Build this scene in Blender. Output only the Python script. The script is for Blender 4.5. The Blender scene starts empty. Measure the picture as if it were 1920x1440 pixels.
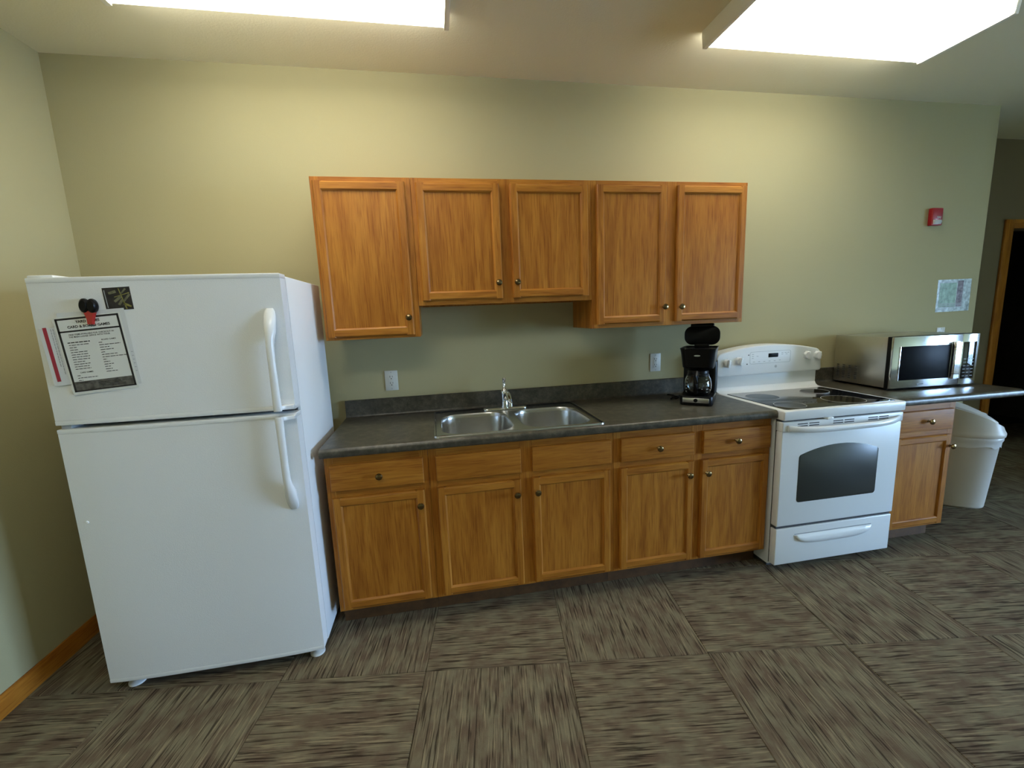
import bpy, bmesh, math, random
from mathutils import Vector, Matrix, Euler

sc = bpy.context.scene
COL = sc.collection
PI = math.pi
R = math.radians
random.seed(7)

# ------------------------------------------------------------------ camera
cam_d = bpy.data.cameras.new('camera')
cam_d.sensor_fit = 'HORIZONTAL'
cam_d.sensor_width = 36.0
cam_d.lens = 806.785 * 36.0 / 1920.0
cam_d.clip_start = 0.02
cam_o = bpy.data.objects.new('camera', cam_d)
COL.objects.link(cam_o)
_r = Vector((0.98325415, -0.17800681, -0.03904926))
_u = Vector((0.06614227, 0.14891152, 0.98663598))
_f = Vector((0.16981304, 0.97269673, -0.15819165))
_m = Matrix.Identity(4)
for _i in range(3):
    _m[_i][0], _m[_i][1], _m[_i][2] = _r[_i], _u[_i], -_f[_i]
_m.translation = Vector((0.52437805, -2.57362857, 1.46256403))
cam_o.matrix_world = _m
sc.camera = cam_o

# ------------------------------------------------------------------ world, daylight, exposure
world = bpy.data.worlds.new('sky')
sc.world = world
world.use_nodes = True
_bg = world.node_tree.nodes['Background']
_bg.inputs['Color'].default_value = (0.45, 0.67, 1.0, 1)
_bg.inputs['Strength'].default_value = 27.0
LAMP = 4.8                                   # strength of the fluorescent lenses
LAMP_COL = (1.0, 0.98, 0.88, 1)
sc.view_settings.view_transform = 'Standard'
sc.view_settings.look = 'None'
sc.view_settings.gamma = 1.0
sc.view_settings.use_curve_mapping = False
sc.view_settings.exposure = 0.88
sc.cycles.use_denoising = True
sc.cycles.max_bounces = 8
sc.cycles.diffuse_bounces = 5
sc.cycles.use_adaptive_sampling = True
sc.cycles.adaptive_threshold = 0.03
sc.cycles.sample_clamp_indirect = 8.0
# a portal in the patio window: only guides the sampling of the sky, gives no light of its own
for _loc, _rot, _sx, _sy in (((8.62, -3.45, 1.17), (0, R(90), 0), 2.1, 2.8),):
    _pl = bpy.data.lights.new('window_portal', 'AREA')
    _pl.shape = 'RECTANGLE'
    _pl.size, _pl.size_y = _sx, _sy
    _pl.cycles.is_portal = True
    _po = bpy.data.objects.new('window_portal', _pl)
    COL.objects.link(_po)
    _po.location, _po.rotation_euler = _loc, _rot
    _po['kind'] = 'helper'


# ------------------------------------------------------------------ materials
def new_mat(name):
    m = bpy.data.materials.new(name)
    m.use_nodes = True
    nt = m.node_tree
    return m, nt, nt.nodes['Principled BSDF'], nt.links


def node(nt, t, **kw):
    n = nt.nodes.new(t)
    for k, v in kw.items():
        setattr(n, k, v)
    return n


def plain(name, col, rough=0.5, metal=0.0, bump=0.0, bscale=200.0, spec=0.5, var=0.0, vscale=6.0, coat=0.0, alpha=None):
    m, nt, b, lk = new_mat(name)
    b.inputs['Base Color'].default_value = (*col, 1)
    b.inputs['Roughness'].default_value = rough
    b.inputs['Metallic'].default_value = metal
    b.inputs['Specular IOR Level'].default_value = spec
    b.inputs['Coat Weight'].default_value = coat
    b.inputs['Coat Roughness'].default_value = 0.05
    if bump or var:
        tc = node(nt, 'ShaderNodeTexCoord')
    if var:
        n = node(nt, 'ShaderNodeTexNoise')
        n.inputs['Scale'].default_value = vscale
        n.inputs['Detail'].default_value = 5
        lk.new(tc.outputs['Object'], n.inputs['Vector'])
        r = node(nt, 'ShaderNodeValToRGB')
        r.color_ramp.elements[0].position, r.color_ramp.elements[1].position = 0.3, 0.7
        r.color_ramp.elements[0].color = (*[c * (1 - var) for c in col], 1)
        r.color_ramp.elements[1].color = (*[min(1, c * (1 + var)) for c in col], 1)
        lk.new(n.outputs['Fac'], r.inputs['Fac'])
        lk.new(r.outputs['Color'], b.inputs['Base Color'])
    if bump:
        n2 = node(nt, 'ShaderNodeTexNoise')
        n2.inputs['Scale'].default_value = bscale
        n2.inputs['Detail'].default_value = 4
        lk.new(tc.outputs['Object'], n2.inputs['Vector'])
        bp = node(nt, 'ShaderNodeBump')
        bp.inputs['Strength'].default_value = bump
        bp.inputs['Distance'].default_value = 0.002
        lk.new(n2.outputs['Fac'], bp.inputs['Height'])
        lk.new(bp.outputs['Normal'], b.inputs['Normal'])
    return m


def oak(name, axis, cols, rough=0.40):
    """stained oak, grain along the given local axis"""
    m, nt, b, lk = new_mat(name)
    tc = node(nt, 'ShaderNodeTexCoord')
    oi = node(nt, 'ShaderNodeObjectInfo')
    mul = node(nt, 'ShaderNodeMath', operation='MULTIPLY')
    mul.inputs[1].default_value = 37.0
    lk.new(oi.outputs['Random'], mul.inputs[0])
    add = node(nt, 'ShaderNodeVectorMath', operation='ADD')
    lk.new(tc.outputs['Object'], add.inputs[0])
    lk.new(mul.outputs[0], add.inputs[1])

    def mapped(across, along):
        mp = node(nt, 'ShaderNodeMapping')
        s = [across] * 3
        s['xyz'.index(axis)] = along
        mp.inputs['Scale'].default_value = s
        lk.new(add.outputs[0], mp.inputs['Vector'])
        return mp
    # broad figure
    n1 = node(nt, 'ShaderNodeTexNoise')
    n1.inputs['Scale'].default_value = 1.0
    n1.inputs['Detail'].default_value = 4
    n1.inputs['Distortion'].default_value = 0.8
    lk.new(mapped(17, 2.2).outputs[0], n1.inputs['Vector'])
    r1 = node(nt, 'ShaderNodeValToRGB')
    e = r1.color_ramp.elements
    e[0].position, e[1].position = 0.28, 0.74
    e[0].color, e[1].color = (*cols[0], 1), (*cols[2], 1)
    k = e.new(0.5)
    k.color = (*cols[1], 1)
    lk.new(n1.outputs['Fac'], r1.inputs['Fac'])
    # pores: short dark dashes
    n2 = node(nt, 'ShaderNodeTexNoise')
    n2.inputs['Scale'].default_value = 1.0
    n2.inputs['Detail'].default_value = 3
    lk.new(mapped(240, 8).outputs[0], n2.inputs['Vector'])
    r2 = node(nt, 'ShaderNodeValToRGB')
    r2.color_ramp.elements[0].position, r2.color_ramp.elements[1].position = 0.34, 0.50
    r2.color_ramp.elements[0].color = (0.62, 0.50, 0.40, 1)
    r2.color_ramp.elements[1].color = (1, 1, 1, 1)
    lk.new(n2.outputs['Fac'], r2.inputs['Fac'])
    # growth ring streaks
    wv = node(nt, 'ShaderNodeTexNoise')
    wv.inputs['Scale'].default_value = 1.0
    wv.inputs['Detail'].default_value = 2
    wv.inputs['Distortion'].default_value = 1.6
    lk.new(mapped(62, 3.0).outputs[0], wv.inputs['Vector'])
    r3 = node(nt, 'ShaderNodeValToRGB')
    r3.color_ramp.elements[0].position, r3.color_ramp.elements[1].position = 0.38, 0.55
    r3.color_ramp.elements[0].color = (0.80, 0.75, 0.70, 1)
    r3.color_ramp.elements[1].color = (1, 1, 1, 1)
    lk.new(wv.outputs['Fac'], r3.inputs['Fac'])
    mx = node(nt, 'ShaderNodeMix', data_type='RGBA', blend_type='MULTIPLY')
    mx.inputs['Factor'].default_value = 0.75
    lk.new(r1.outputs['Color'], mx.inputs['A'])
    lk.new(r2.outputs['Color'], mx.inputs['B'])
    mx2 = node(nt, 'ShaderNodeMix', data_type='RGBA', blend_type='MULTIPLY')
    mx2.inputs['Factor'].default_value = 0.55
    lk.new(mx.outputs['Result'], mx2.inputs['A'])
    lk.new(r3.outputs['Color'], mx2.inputs['B'])
    lk.new(mx2.outputs['Result'], b.inputs['Base Color'])
    b.inputs['Roughness'].default_value = rough
    b.inputs['Specular IOR Level'].default_value = 0.3
    bp = node(nt, 'ShaderNodeBump')
    bp.inputs['Strength'].default_value = 0.12
    bp.inputs['Distance'].default_value = 0.001
    lk.new(n2.outputs['Fac'], bp.inputs['Height'])
    lk.new(bp.outputs['Normal'], b.inputs['Normal'])
    return m


def carpet():
    m, nt, b, lk = new_mat('carpet_tile')
    tc = node(nt, 'ShaderNodeTexCoord')
    oi = node(nt, 'ShaderNodeObjectInfo')
    mul = node(nt, 'ShaderNodeMath', operation='MULTIPLY')
    mul.inputs[1].default_value = 53.0
    lk.new(oi.outputs['Random'], mul.inputs[0])
    add = node(nt, 'ShaderNodeVectorMath', operation='ADD')
    lk.new(tc.outputs['Object'], add.inputs[0])
    lk.new(mul.outputs[0], add.inputs[1])

    def nz(scale, detail, dist=0.0):
        mp = node(nt, 'ShaderNodeMapping')
        mp.inputs['Scale'].default_value = scale
        lk.new(add.outputs[0], mp.inputs['Vector'])
        n = node(nt, 'ShaderNodeTexNoise')
        n.inputs['Scale'].default_value = 1.0
        n.inputs['Detail'].default_value = detail
        n.inputs['Distortion'].default_value = dist
        lk.new(mp.outputs[0], n.inputs['Vector'])
        return n
    base = nz((11, 17, 1), 3)
    r0 = node(nt, 'ShaderNodeValToRGB')
    e = r0.color_ramp.elements
    e[0].position, e[1].position = 0.36, 0.64
    e[0].color, e[1].color = (0.128, 0.094, 0.064, 1), (0.185, 0.160, 0.105, 1)
    lk.new(base.outputs['Fac'], r0.inputs['Fac'])
    dark = nz((6, 125, 1), 2)
    r1 = node(nt, 'ShaderNodeValToRGB')
    r1.color_ramp.elements[0].position, r1.color_ramp.elements[1].position = 0.36, 0.46
    r1.color_ramp.elements[0].color = (0.22, 0.20, 0.19, 1)
    r1.color_ramp.elements[1].color = (1, 1, 1, 1)
    lk.new(dark.outputs['Fac'], r1.inputs['Fac'])
    lite = nz((8, 150, 1), 2)
    r2 = node(nt, 'ShaderNodeValToRGB')
    r2.color_ramp.elements[0].position, r2.color_ramp.elements[1].position = 0.55, 0.68
    r2.color_ramp.elements[0].color = (0, 0, 0, 1)
    r2.color_ramp.elements[1].color = (1, 1, 1, 1)
    lk.new(lite.outputs['Fac'], r2.inputs['Fac'])
    m1 = node(nt, 'ShaderNodeMix', data_type='RGBA', blend_type='MULTIPLY')
    m1.inputs['Factor'].default_value = 0.85
    lk.new(r0.outputs['Color'], m1.inputs['A'])
    lk.new(r1.outputs['Color'], m1.inputs['B'])
    m2 = node(nt, 'ShaderNodeMix', data_type='RGBA')
    m2.inputs['B'].default_value = (0.32, 0.27, 0.17, 1)
    mm = node(nt, 'ShaderNodeMath', operation='MULTIPLY')
    mm.inputs[1].default_value = 0.6
    lk.new(r2.outputs['Color'], mm.inputs[0])
    lk.new(mm.outputs[0], m2.inputs['Factor'])
    lk.new(m1.outputs['Result'], m2.inputs['A'])
    lk.new(m2.outputs['Result'], b.inputs['Base Color'])
    b.inputs['Roughness'].default_value = 0.95
    b.inputs['Specular IOR Level'].default_value = 0.1
    pile = nz((420, 420, 1), 2)
    bp = node(nt, 'ShaderNodeBump')
    bp.inputs['Strength'].default_value = 0.5
    bp.inputs['Distance'].default_value = 0.003
    lk.new(pile.outputs['Fac'], bp.inputs['Height'])
    bp2 = node(nt, 'ShaderNodeBump')
    bp2.inputs['Strength'].default_value = 0.5
    bp2.inputs['Distance'].default_value = 0.003
    lk.new(dark.outputs['Fac'], bp2.inputs['Height'])
    lk.new(bp.outputs['Normal'], bp2.inputs['Normal'])
    lk.new(bp2.outputs['Normal'], b.inputs['Normal'])
    return m


def laminate():
    m, nt, b, lk = new_mat('laminate_counter')
    tc = node(nt, 'ShaderNodeTexCoord')
    n = node(nt, 'ShaderNodeTexNoise')
    n.inputs['Scale'].default_value = 26
    n.inputs['Detail'].default_value = 9
    n.inputs['Roughness'].default_value = 0.75
    lk.new(tc.outputs['Object'], n.inputs['Vector'])
    r = node(nt, 'ShaderNodeValToRGB')
    e = r.color_ramp.elements
    e[0].position, e[1].position = 0.33, 0.72
    e[0].color, e[1].color = (0.026, 0.023, 0.016, 1), (0.135, 0.120, 0.085, 1)
    k = e.new(0.52)
    k.color = (0.066, 0.059, 0.042, 1)
    lk.new(n.outputs['Fac'], r.inputs['Fac'])
    lk.new(r.outputs['Color'], b.inputs['Base Color'])
    b.inputs['Roughness'].default_value = 0.33
    n2 = node(nt, 'ShaderNodeTexNoise')
    n2.inputs['Scale'].default_value = 320
    lk.new(tc.outputs['Object'], n2.inputs['Vector'])
    bp = node(nt, 'ShaderNodeBump')
    bp.inputs['Strength'].default_value = 0.08
    bp.inputs['Distance'].default_value = 0.001
    lk.new(n2.outputs['Fac'], bp.inputs['Height'])
    lk.new(bp.outputs['Normal'], b.inputs['Normal'])
    return m


def brushed(name, col, rough, scale, aniso_axis='x'):
    m, nt, b, lk = new_mat(name)
    tc = node(nt, 'ShaderNodeTexCoord')
    mp = node(nt, 'ShaderNodeMapping')
    s = [scale] * 3
    s['xyz'.index(aniso_axis)] = scale / 60
    mp.inputs['Scale'].default_value = s
    lk.new(tc.outputs['Object'], mp.inputs['Vector'])
    n = node(nt, 'ShaderNodeTexNoise')
    n.inputs['Scale'].default_value = 1.0
    n.inputs['Detail'].default_value = 3
    lk.new(mp.outputs[0], n.inputs['Vector'])
    mr = node(nt, 'ShaderNodeMapRange')
    mr.inputs['To Min'].default_value, mr.inputs['To Max'].default_value = rough * 0.8, rough * 1.25
    lk.new(n.outputs['Fac'], mr.inputs['Value'])
    lk.new(mr.outputs[0], b.inputs['Roughness'])
    bp = node(nt, 'ShaderNodeBump')
    bp.inputs['Strength'].default_value = 0.06
    bp.inputs['Distance'].default_value = 0.0005
    lk.new(n.outputs['Fac'], bp.inputs['Height'])
    lk.new(bp.outputs['Normal'], b.inputs['Normal'])
    b.inputs['Base Color'].default_value = (*col, 1)
    b.inputs['Metallic'].default_value = 1.0
    return m


def glass(name, tint=(1, 1, 1), rough=0.0):
    m, nt, b, lk = new_mat(name)
    b.inputs['Base Color'].default_value = (*tint, 1)
    b.inputs['Transmission Weight'].default_value = 1.0
    b.inputs['Roughness'].default_value = rough
    b.inputs['IOR'].default_value = 1.45
    return m


def thin_glass(name, col=(1, 1, 1)):
    """window pane: lets daylight straight through with a faint reflection"""
    m, nt, b, lk = new_mat(name)
    nt.nodes.remove(b)
    t = node(nt, 'ShaderNodeBsdfTransparent')
    t.inputs['Color'].default_value = (*col, 1)
    g = node(nt, 'ShaderNodeBsdfGlossy')
    g.inputs['Roughness'].default_value = 0.02
    mx = node(nt, 'ShaderNodeMixShader')
    mx.inputs['Fac'].default_value = 0.06
    lk.new(t.outputs[0], mx.inputs[1])
    lk.new(g.outputs[0], mx.inputs[2])
    lk.new(mx.outputs[0], nt.nodes['Material Output'].inputs['Surface'])
    return m


def emit(name, col, strength):
    m, nt, b, lk = new_mat(name)
    b.inputs['Base Color'].default_value = (0.8, 0.8, 0.8, 1)
    b.inputs['Emission Color'].default_value = col
    b.inputs['Emission Strength'].default_value = strength
    b.inputs['Roughness'].default_value = 0.4
    return m


OAKC = ((0.320, 0.110, 0.012), (0.415, 0.158, 0.019), (0.515, 0.222, 0.032))
M = dict(
    wall=plain('beige_wall_paint', (0.43, 0.388, 0.222), 0.85, bump=0.25, bscale=260, spec=0.25),
    wall_hall=plain('shaded_hall_paint', (0.24, 0.20, 0.135), 0.85, bump=0.25, bscale=260, spec=0.25),  # wall paint darkened: the hall's shade is put into the colour
    ceil=plain('ceiling_paint', (0.82, 0.775, 0.585), 0.95, bump=0.5, bscale=120, spec=0.1),
    dark=plain('dark_room_shade', (0.05, 0.043, 0.032), 0.9, bump=0.1),  # near black, so the unlit room's darkness is painted in
    oak_v=oak('oak_grain_upright', 'z', OAKC),
    oak_h=oak('oak_grain_level', 'x', OAKC),
    oak_y=oak('oak_grain_deep', 'y', OAKC),
    kick=plain('toe_kick_board', (0.10, 0.045, 0.014), 0.6, var=0.3, vscale=20),
    carpet=carpet(),
    underlay=plain('floor_underlay', (0.03, 0.025, 0.02), 0.95, bump=0.2),
    lam=laminate(),
    white=plain('white_enamel', (0.78, 0.80, 0.81), 0.28, bump=0.05, bscale=500),
    fridge=plain('white_textured_steel', (0.80, 0.82, 0.83), 0.42, bump=0.35, bscale=420),
    fridge_trim=plain('white_plastic_trim', (0.78, 0.80, 0.80), 0.3, bump=0.03),
    handle=plain('glossy_white_plastic', (0.82, 0.84, 0.85), 0.16, bump=0.02),
    gasket=plain('dark_gasket', (0.05, 0.05, 0.05), 0.7, bump=0.05),
    grey_side=plain('grey_side_panel', (0.45, 0.45, 0.44), 0.4, bump=0.05),
    steel=brushed('brushed_steel', (0.62, 0.61, 0.59), 0.26, 300, 'x'),
    sink=brushed('sink_steel', (0.62, 0.62, 0.61), 0.24, 260, 'y'),
    mwside=brushed('microwave_wrap_steel', (0.62, 0.60, 0.55), 0.30, 300, 'z'),
    mwfront=brushed('microwave_front_steel', (0.66, 0.67, 0.68), 0.13, 300, 'x'),
    chrome=plain('chrome', (0.80, 0.81, 0.82), 0.06, 1.0, bump=0.02),
    brass=plain('antique_brass', (0.26, 0.185, 0.09), 0.22, 1.0, bump=0.05, var=0.45, vscale=70),
    black=plain('black_plastic', (0.005, 0.005, 0.0055), 0.34, bump=0.05, bscale=400, spec=0.22),
    blackgloss=plain('black_glass', (0.006, 0.007, 0.008), 0.06, bump=0.01),
    mwscreen=plain('perforated_screen_glass', (0.006, 0.007, 0.009), 0.35, bump=0.05, bscale=900, spec=0.04),
    cookglass=plain('ceramic_cooktop_glass', (0.012, 0.013, 0.014), 0.07, bump=0.01),
    ring=plain('burner_ring_print', (0.55, 0.55, 0.55), 0.4, bump=0.02),
    burner=plain('burner_zone_glass', (0.004, 0.004, 0.004), 0.07, bump=0.01, spec=0.3),
    ovenglass=plain('oven_window_glass', (0.038, 0.042, 0.038), 0.22, bump=0.01, spec=0.35),
    greyprint=plain('grey_print', (0.35, 0.37, 0.38), 0.5, bump=0.01),
    darkprint=plain('dark_print', (0.03, 0.03, 0.03), 0.5, bump=0.01),
    paper=plain('white_paper', (0.72, 0.74, 0.71), 0.7, bump=0.05),
    paper2=plain('pale_paper', (0.66, 0.68, 0.69), 0.7, bump=0.05),
    inkblack=plain('black_ink', (0.012, 0.010, 0.010), 0.6, bump=0.02),
    inkred=plain('crimson_ink', (0.36, 0.022, 0.045), 0.6, bump=0.02),
    footer=plain('grey_photo_band', (0.10, 0.095, 0.085), 0.6, var=0.6, vscale=60),
    clipred=plain('translucent_red_plastic', (0.42, 0.022, 0.016), 0.2, coat=0.5, bump=0.02),
    photo_bg=plain('dark_photo_print', (0.020, 0.017, 0.018), 0.5, var=0.6, vscale=40),
    photo_yel=plain('olive_yellow_print', (0.26, 0.24, 0.06), 0.5, var=0.4, vscale=120),
    photo_gry=plain('grey_green_print', (0.14, 0.14, 0.085), 0.5, var=0.4, vscale=90),
    plate=plain('outlet_plastic', (0.62, 0.63, 0.58), 0.35, bump=0.02),
    alarm=plain('alarm_red', (0.36, 0.012, 0.018), 0.35, bump=0.03),
    strobe=plain('strobe_lens', (0.55, 0.54, 0.50), 0.25, bump=0.1, bscale=150),
    bin=plain('grey_white_plastic', (0.72, 0.68, 0.63), 0.38, bump=0.04),
    bag=plain('white_bin_liner', (0.72, 0.72, 0.73), 0.3, bump=0.9, bscale=40),
    sleeve=plain('painted_green_reflection', (0.28, 0.42, 0.32), 0.25, bump=0.5, bscale=18, spec=0.12, var=0.35, vscale=30),  # green reflection as base colour, pale blotches for crinkle glints
    sleeve_edge=plain('clear_sleeve_edge', (0.42, 0.50, 0.49), 0.22, bump=0.9, bscale=30, spec=0.2, var=0.45, vscale=34),  # lighter blotches paint the glints of creased plastic
    sleeve_band=plain('mauve_grey_print', (0.20, 0.17, 0.18), 0.25, bump=0.6, bscale=22, spec=0.12, var=0.5, vscale=45),  # printed band; its tone blotches paint glints on the creased sleeve
    lens=emit('lit_fluorescent_lens', LAMP_COL, LAMP),
    metalwhite=plain('fixture_white_metal', (0.86, 0.84, 0.74), 0.45, bump=0.05),
    carafe=glass('carafe_glass', (0.92, 0.95, 0.95)),
    coffee_metal=brushed('coffee_maker_steel', (0.62, 0.62, 0.62), 0.25, 300, 'x'),
    pane=thin_glass('window_pane', (0.95, 0.97, 0.98)),
    frame=plain('window_frame_vinyl', (0.65, 0.65, 0.62), 0.4, bump=0.03),
    grass=plain('pale_patio_paving', (0.34, 0.36, 0.36), 0.9, bump=0.3, bscale=40, var=0.1, vscale=3),
)


# ------------------------------------------------------------------ mesh helpers
def BM():
    return bmesh.new()


def merge(bm, tmp, mat=None):
    if mat is not None:
        tmp.transform(mat)
    me = bpy.data.meshes.new('tmp')
    tmp.to_mesh(me)
    tmp.free()
    bm.from_mesh(me)
    bpy.data.meshes.remove(me)
    return bm


def box(bm, x0, x1, y0, y1, z0, z1, bev=0.0, seg=2, mat=None):
    t = BM()
    bmesh.ops.create_cube(t, size=1.0)
    for v in t.verts:
        v.co = Vector(((x0 + x1) / 2 + v.co.x * (x1 - x0), (y0 + y1) / 2 + v.co.y * (y1 - y0), (z0 + z1) / 2 + v.co.z * (z1 - z0)))
    if bev > 0:
        bmesh.ops.bevel(t, geom=list(t.edges), offset=bev, segments=seg, profile=0.5, affect='EDGES', clamp_overlap=True)
    return merge(bm, t, mat)


def prism(bm, pts, plane, d0, d1, bev=0.0, seg=2, mat=None):
    """polygon pts in the given plane ('xz','yz','xy'), extruded from d0 to d1 along the third axis"""
    t = BM()
    def P(a, b, d):
        return {'xz': (a, d, b), 'yz': (d, a, b), 'xy': (a, b, d)}[plane]
    lo = [t.verts.new(P(a, b, d0)) for a, b in pts]
    hi = [t.verts.new(P(a, b, d1)) for a, b in pts]
    n = len(pts)
    f0 = t.faces.new(lo)
    f1 = t.faces.new(hi)
    for i in range(n):
        t.faces.new((lo[i], lo[(i + 1) % n], hi[(i + 1) % n], hi[i]))
    bmesh.ops.recalc_face_normals(t, faces=list(t.faces))
    if bev > 0:
        ed = [e for f in (f0, f1) for e in f.edges]
        bmesh.ops.bevel(t, geom=list(set(ed)), offset=bev, segments=seg, profile=0.5, affect='EDGES', clamp_overlap=True)
    return merge(bm, t, mat)


def lathe(bm, prof, n=24, mat=None, cap=True):
    """profile [(r,z)] around the z axis"""
    t = BM()
    rings = []
    for r, z in prof:
        if r < 1e-6:
            rings.append([t.verts.new((0, 0, z))])
        else:
            rings.append([t.verts.new((r * math.cos(2 * PI * i / n), r * math.sin(2 * PI * i / n), z)) for i in range(n)])
    for a, b in zip(rings, rings[1:]):
        if len(a) == 1 and len(b) == 1:
            continue
        for i in range(n):
            j = (i + 1) % n
            if len(a) == 1:
                t.faces.new((a[0], b[j], b[i]))
            elif len(b) == 1:
                t.faces.new((a[i], a[j], b[0]))
            else:
                t.faces.new((a[i], a[j], b[j], b[i]))
    if cap:
        for rg in (rings[0], rings[-1]):
            if len(rg) > 2:
                t.faces.new(rg)
    bmesh.ops.recalc_face_normals(t, faces=list(t.faces))
    return merge(bm, t, mat)


def loft(bm, loops, cap0=True, cap1=True, mat=None):
    """skin a list of equally long closed loops of 3D points"""
    t = BM()
    vs = [[t.verts.new(p) for p in lp] for lp in loops]
    n = len(loops[0])
    for a, b in zip(vs, vs[1:]):
        for i in range(n):
            j = (i + 1) % n
            t.faces.new((a[i], a[j], b[j], b[i]))
    if cap0:
        t.faces.new(vs[0])
    if cap1:
        t.faces.new(vs[-1])
    bmesh.ops.recalc_face_normals(t, faces=list(t.faces))
    return merge(bm, t, mat)


def tube(bm, path, rad, n=10, mat=None, sx=1.0, up=(0, 0, 1)):
    """round tube along points; rad a number or a list; sx squeezes it along the side vector"""
    path = [Vector(p) for p in path]
    loops = []
    prev = None
    for i, p in enumerate(path):
        a = path[max(0, i - 1)]
        b = path[min(len(path) - 1, i + 1)]
        d = (b - a).normalized()
        ref = Vector(up)
        if abs(d.dot(ref)) > 0.95:
            ref = Vector((1, 0, 0))
        s = d.cross(ref).normalized()
        w = s.cross(d).normalized()
        if prev is not None and s.dot(prev) < 0:
            s, w = -s, -w
        prev = s
        r = rad[i] if isinstance(rad, (list, tuple)) else rad
        loops.append([p + s * (r * sx * math.cos(2 * PI * k / n)) + w * (r * math.sin(2 * PI * k / n)) for k in range(n)])
    return loft(bm, loops, mat=mat)


def rrect(x0, x1, y0, y1, r, n=6):
    """rounded rectangle outline, counter-clockwise"""
    out = []
    for cx, cy, a0 in ((x1 - r, y1 - r, 0), (x0 + r, y1 - r, 90), (x0 + r, y0 + r, 180), (x1 - r, y0 + r, 270)):
        for i in range(n + 1):
            a = R(a0 + 90 * i / n)
            out.append((cx + r * math.cos(a), cy + r * math.sin(a)))
    return out


def obj(name, bm, mat, parent=None, smooth=35.0):
    bmesh.ops.remove_doubles(bm, verts=list(bm.verts), dist=1e-6)
    me = bpy.data.meshes.new(name)
    bm.to_mesh(me)
    bm.free()
    me.materials.append(M[mat] if isinstance(mat, str) else mat)
    if smooth:
        for p in me.polygons:
            p.use_smooth = True
        me.set_sharp_from_angle(angle=R(smooth))
    o = bpy.data.objects.new(name, me)
    COL.objects.link(o)
    if parent is not None:
        o.parent = parent
    return o


def thing(name, label, cat, loc=(0, 0, 0), rotz=0.0, group=None):
    o = bpy.data.objects.new(name, None)
    o.empty_display_size = 0.05
    COL.objects.link(o)
    o.location = loc
    o.rotation_euler = (0, 0, rotz)
    o['label'] = label
    o['category'] = cat
    if group:
        o['group'] = group
    return o


def tag(o, label, cat, group=None):
    o['label'] = label
    o['category'] = cat
    if group:
        o['group'] = group
    return o


def struct(name, bm, mat, label, parent=None, smooth=35.0):
    o = obj(name, bm, mat, parent, smooth)
    if parent is None:
        o['kind'] = 'structure'
        o['label'] = label
    return o


def text_mesh(bm, body, size, x, z, y=-0.0009, bold=0.0, rot=0.0, align='CENTER', squeeze=1.0):
    """flat lettering in the local xz plane, added to bm"""
    cu = bpy.data.curves.new('lettering', 'FONT')
    cu.body = body
    cu.size = size
    cu.align_x = align
    cu.align_y = 'CENTER'
    cu.offset = bold
    cu.resolution_u = 2
    o = bpy.data.objects.new('lettering', cu)
    COL.objects.link(o)
    me = bpy.data.meshes.new_from_object(o)
    t = BM()
    t.from_mesh(me)
    bpy.data.objects.remove(o)
    bpy.data.curves.remove(cu)
    bpy.data.meshes.remove(me)
    mt = Matrix.Translation((x, y, z)) @ Matrix.Rotation(rot, 4, 'Y') @ Matrix.Rotation(R(90), 4, 'X') @ Matrix.Diagonal((squeeze, 1, 1, 1))
    return merge(bm, t, mt)


def card(bm, x0, x1, z0, z1, y, th=0.0004, mat=None):
    return box(bm, x0, x1, y - th, y, z0, z1, mat=mat)


# ------------------------------------------------------------------ the room
H = 2.756
XL = -1.205
YF = -5.4
XR = 4.475
YH = 0.5
XJ = 6.6
YJ = -1.9
XW = 8.5
bm = BM(); box(bm, XL - 0.12, XR, 0.0, 0.12, -0.02, H)
struct('wall_back', bm, 'wall', 'beige kitchen wall behind the cabinets')
bm = BM(); box(bm, XR - 0.12, XR, 0.12, YH, -0.02, H)
struct('wall_return', bm, 'wall', 'short wall return at the end of the kitchen wall')
# left wall leans out a touch: not quite square to the back wall
bm = BM(); prism(bm, [(XL, 0.0), (XL - 0.12, 0.0), (XL - 0.26, YF), (XL - 0.14, YF)], 'xy', -0.02, H)
struct('wall_left', bm, 'wall', 'beige wall beside the refrigerator')
bm = BM(); box(bm, XL - 0.3, XW + 0.12, YF - 0.12, YF, -0.02, H)
struct('wall_front', bm, 'wall', 'beige wall at the far side of the room')
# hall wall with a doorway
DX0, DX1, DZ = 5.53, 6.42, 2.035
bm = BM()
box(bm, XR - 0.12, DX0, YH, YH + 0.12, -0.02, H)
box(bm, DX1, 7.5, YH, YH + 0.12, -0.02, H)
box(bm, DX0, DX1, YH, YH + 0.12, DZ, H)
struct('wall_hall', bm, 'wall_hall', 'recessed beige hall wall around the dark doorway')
bm = BM()
box(bm, XJ, XJ + 0.12, YJ, YH, -0.02, H)  # unseen wall, placed to keep window light off the hall
box(bm, XJ + 0.12, XW + 0.12, YJ, YJ + 0.12, -0.02, H)
struct('wall_light_block', bm, 'wall', 'added projecting wall shading the hall from the window')
WY0, WY1, WZ0, WZ1 = -4.85, -2.05, 0.12, 2.22
bm = BM()
box(bm, XW, XW + 0.12, YF, WY0, -0.02, H)
box(bm, XW, XW + 0.12, WY1, YJ, -0.02, H)
box(bm, XW, XW + 0.12, WY0, WY1, -0.02, WZ0)
box(bm, XW, XW + 0.12, WY0, WY1, WZ1, H)
struct('wall_right', bm, 'wall', 'wall with the big patio window')
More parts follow.
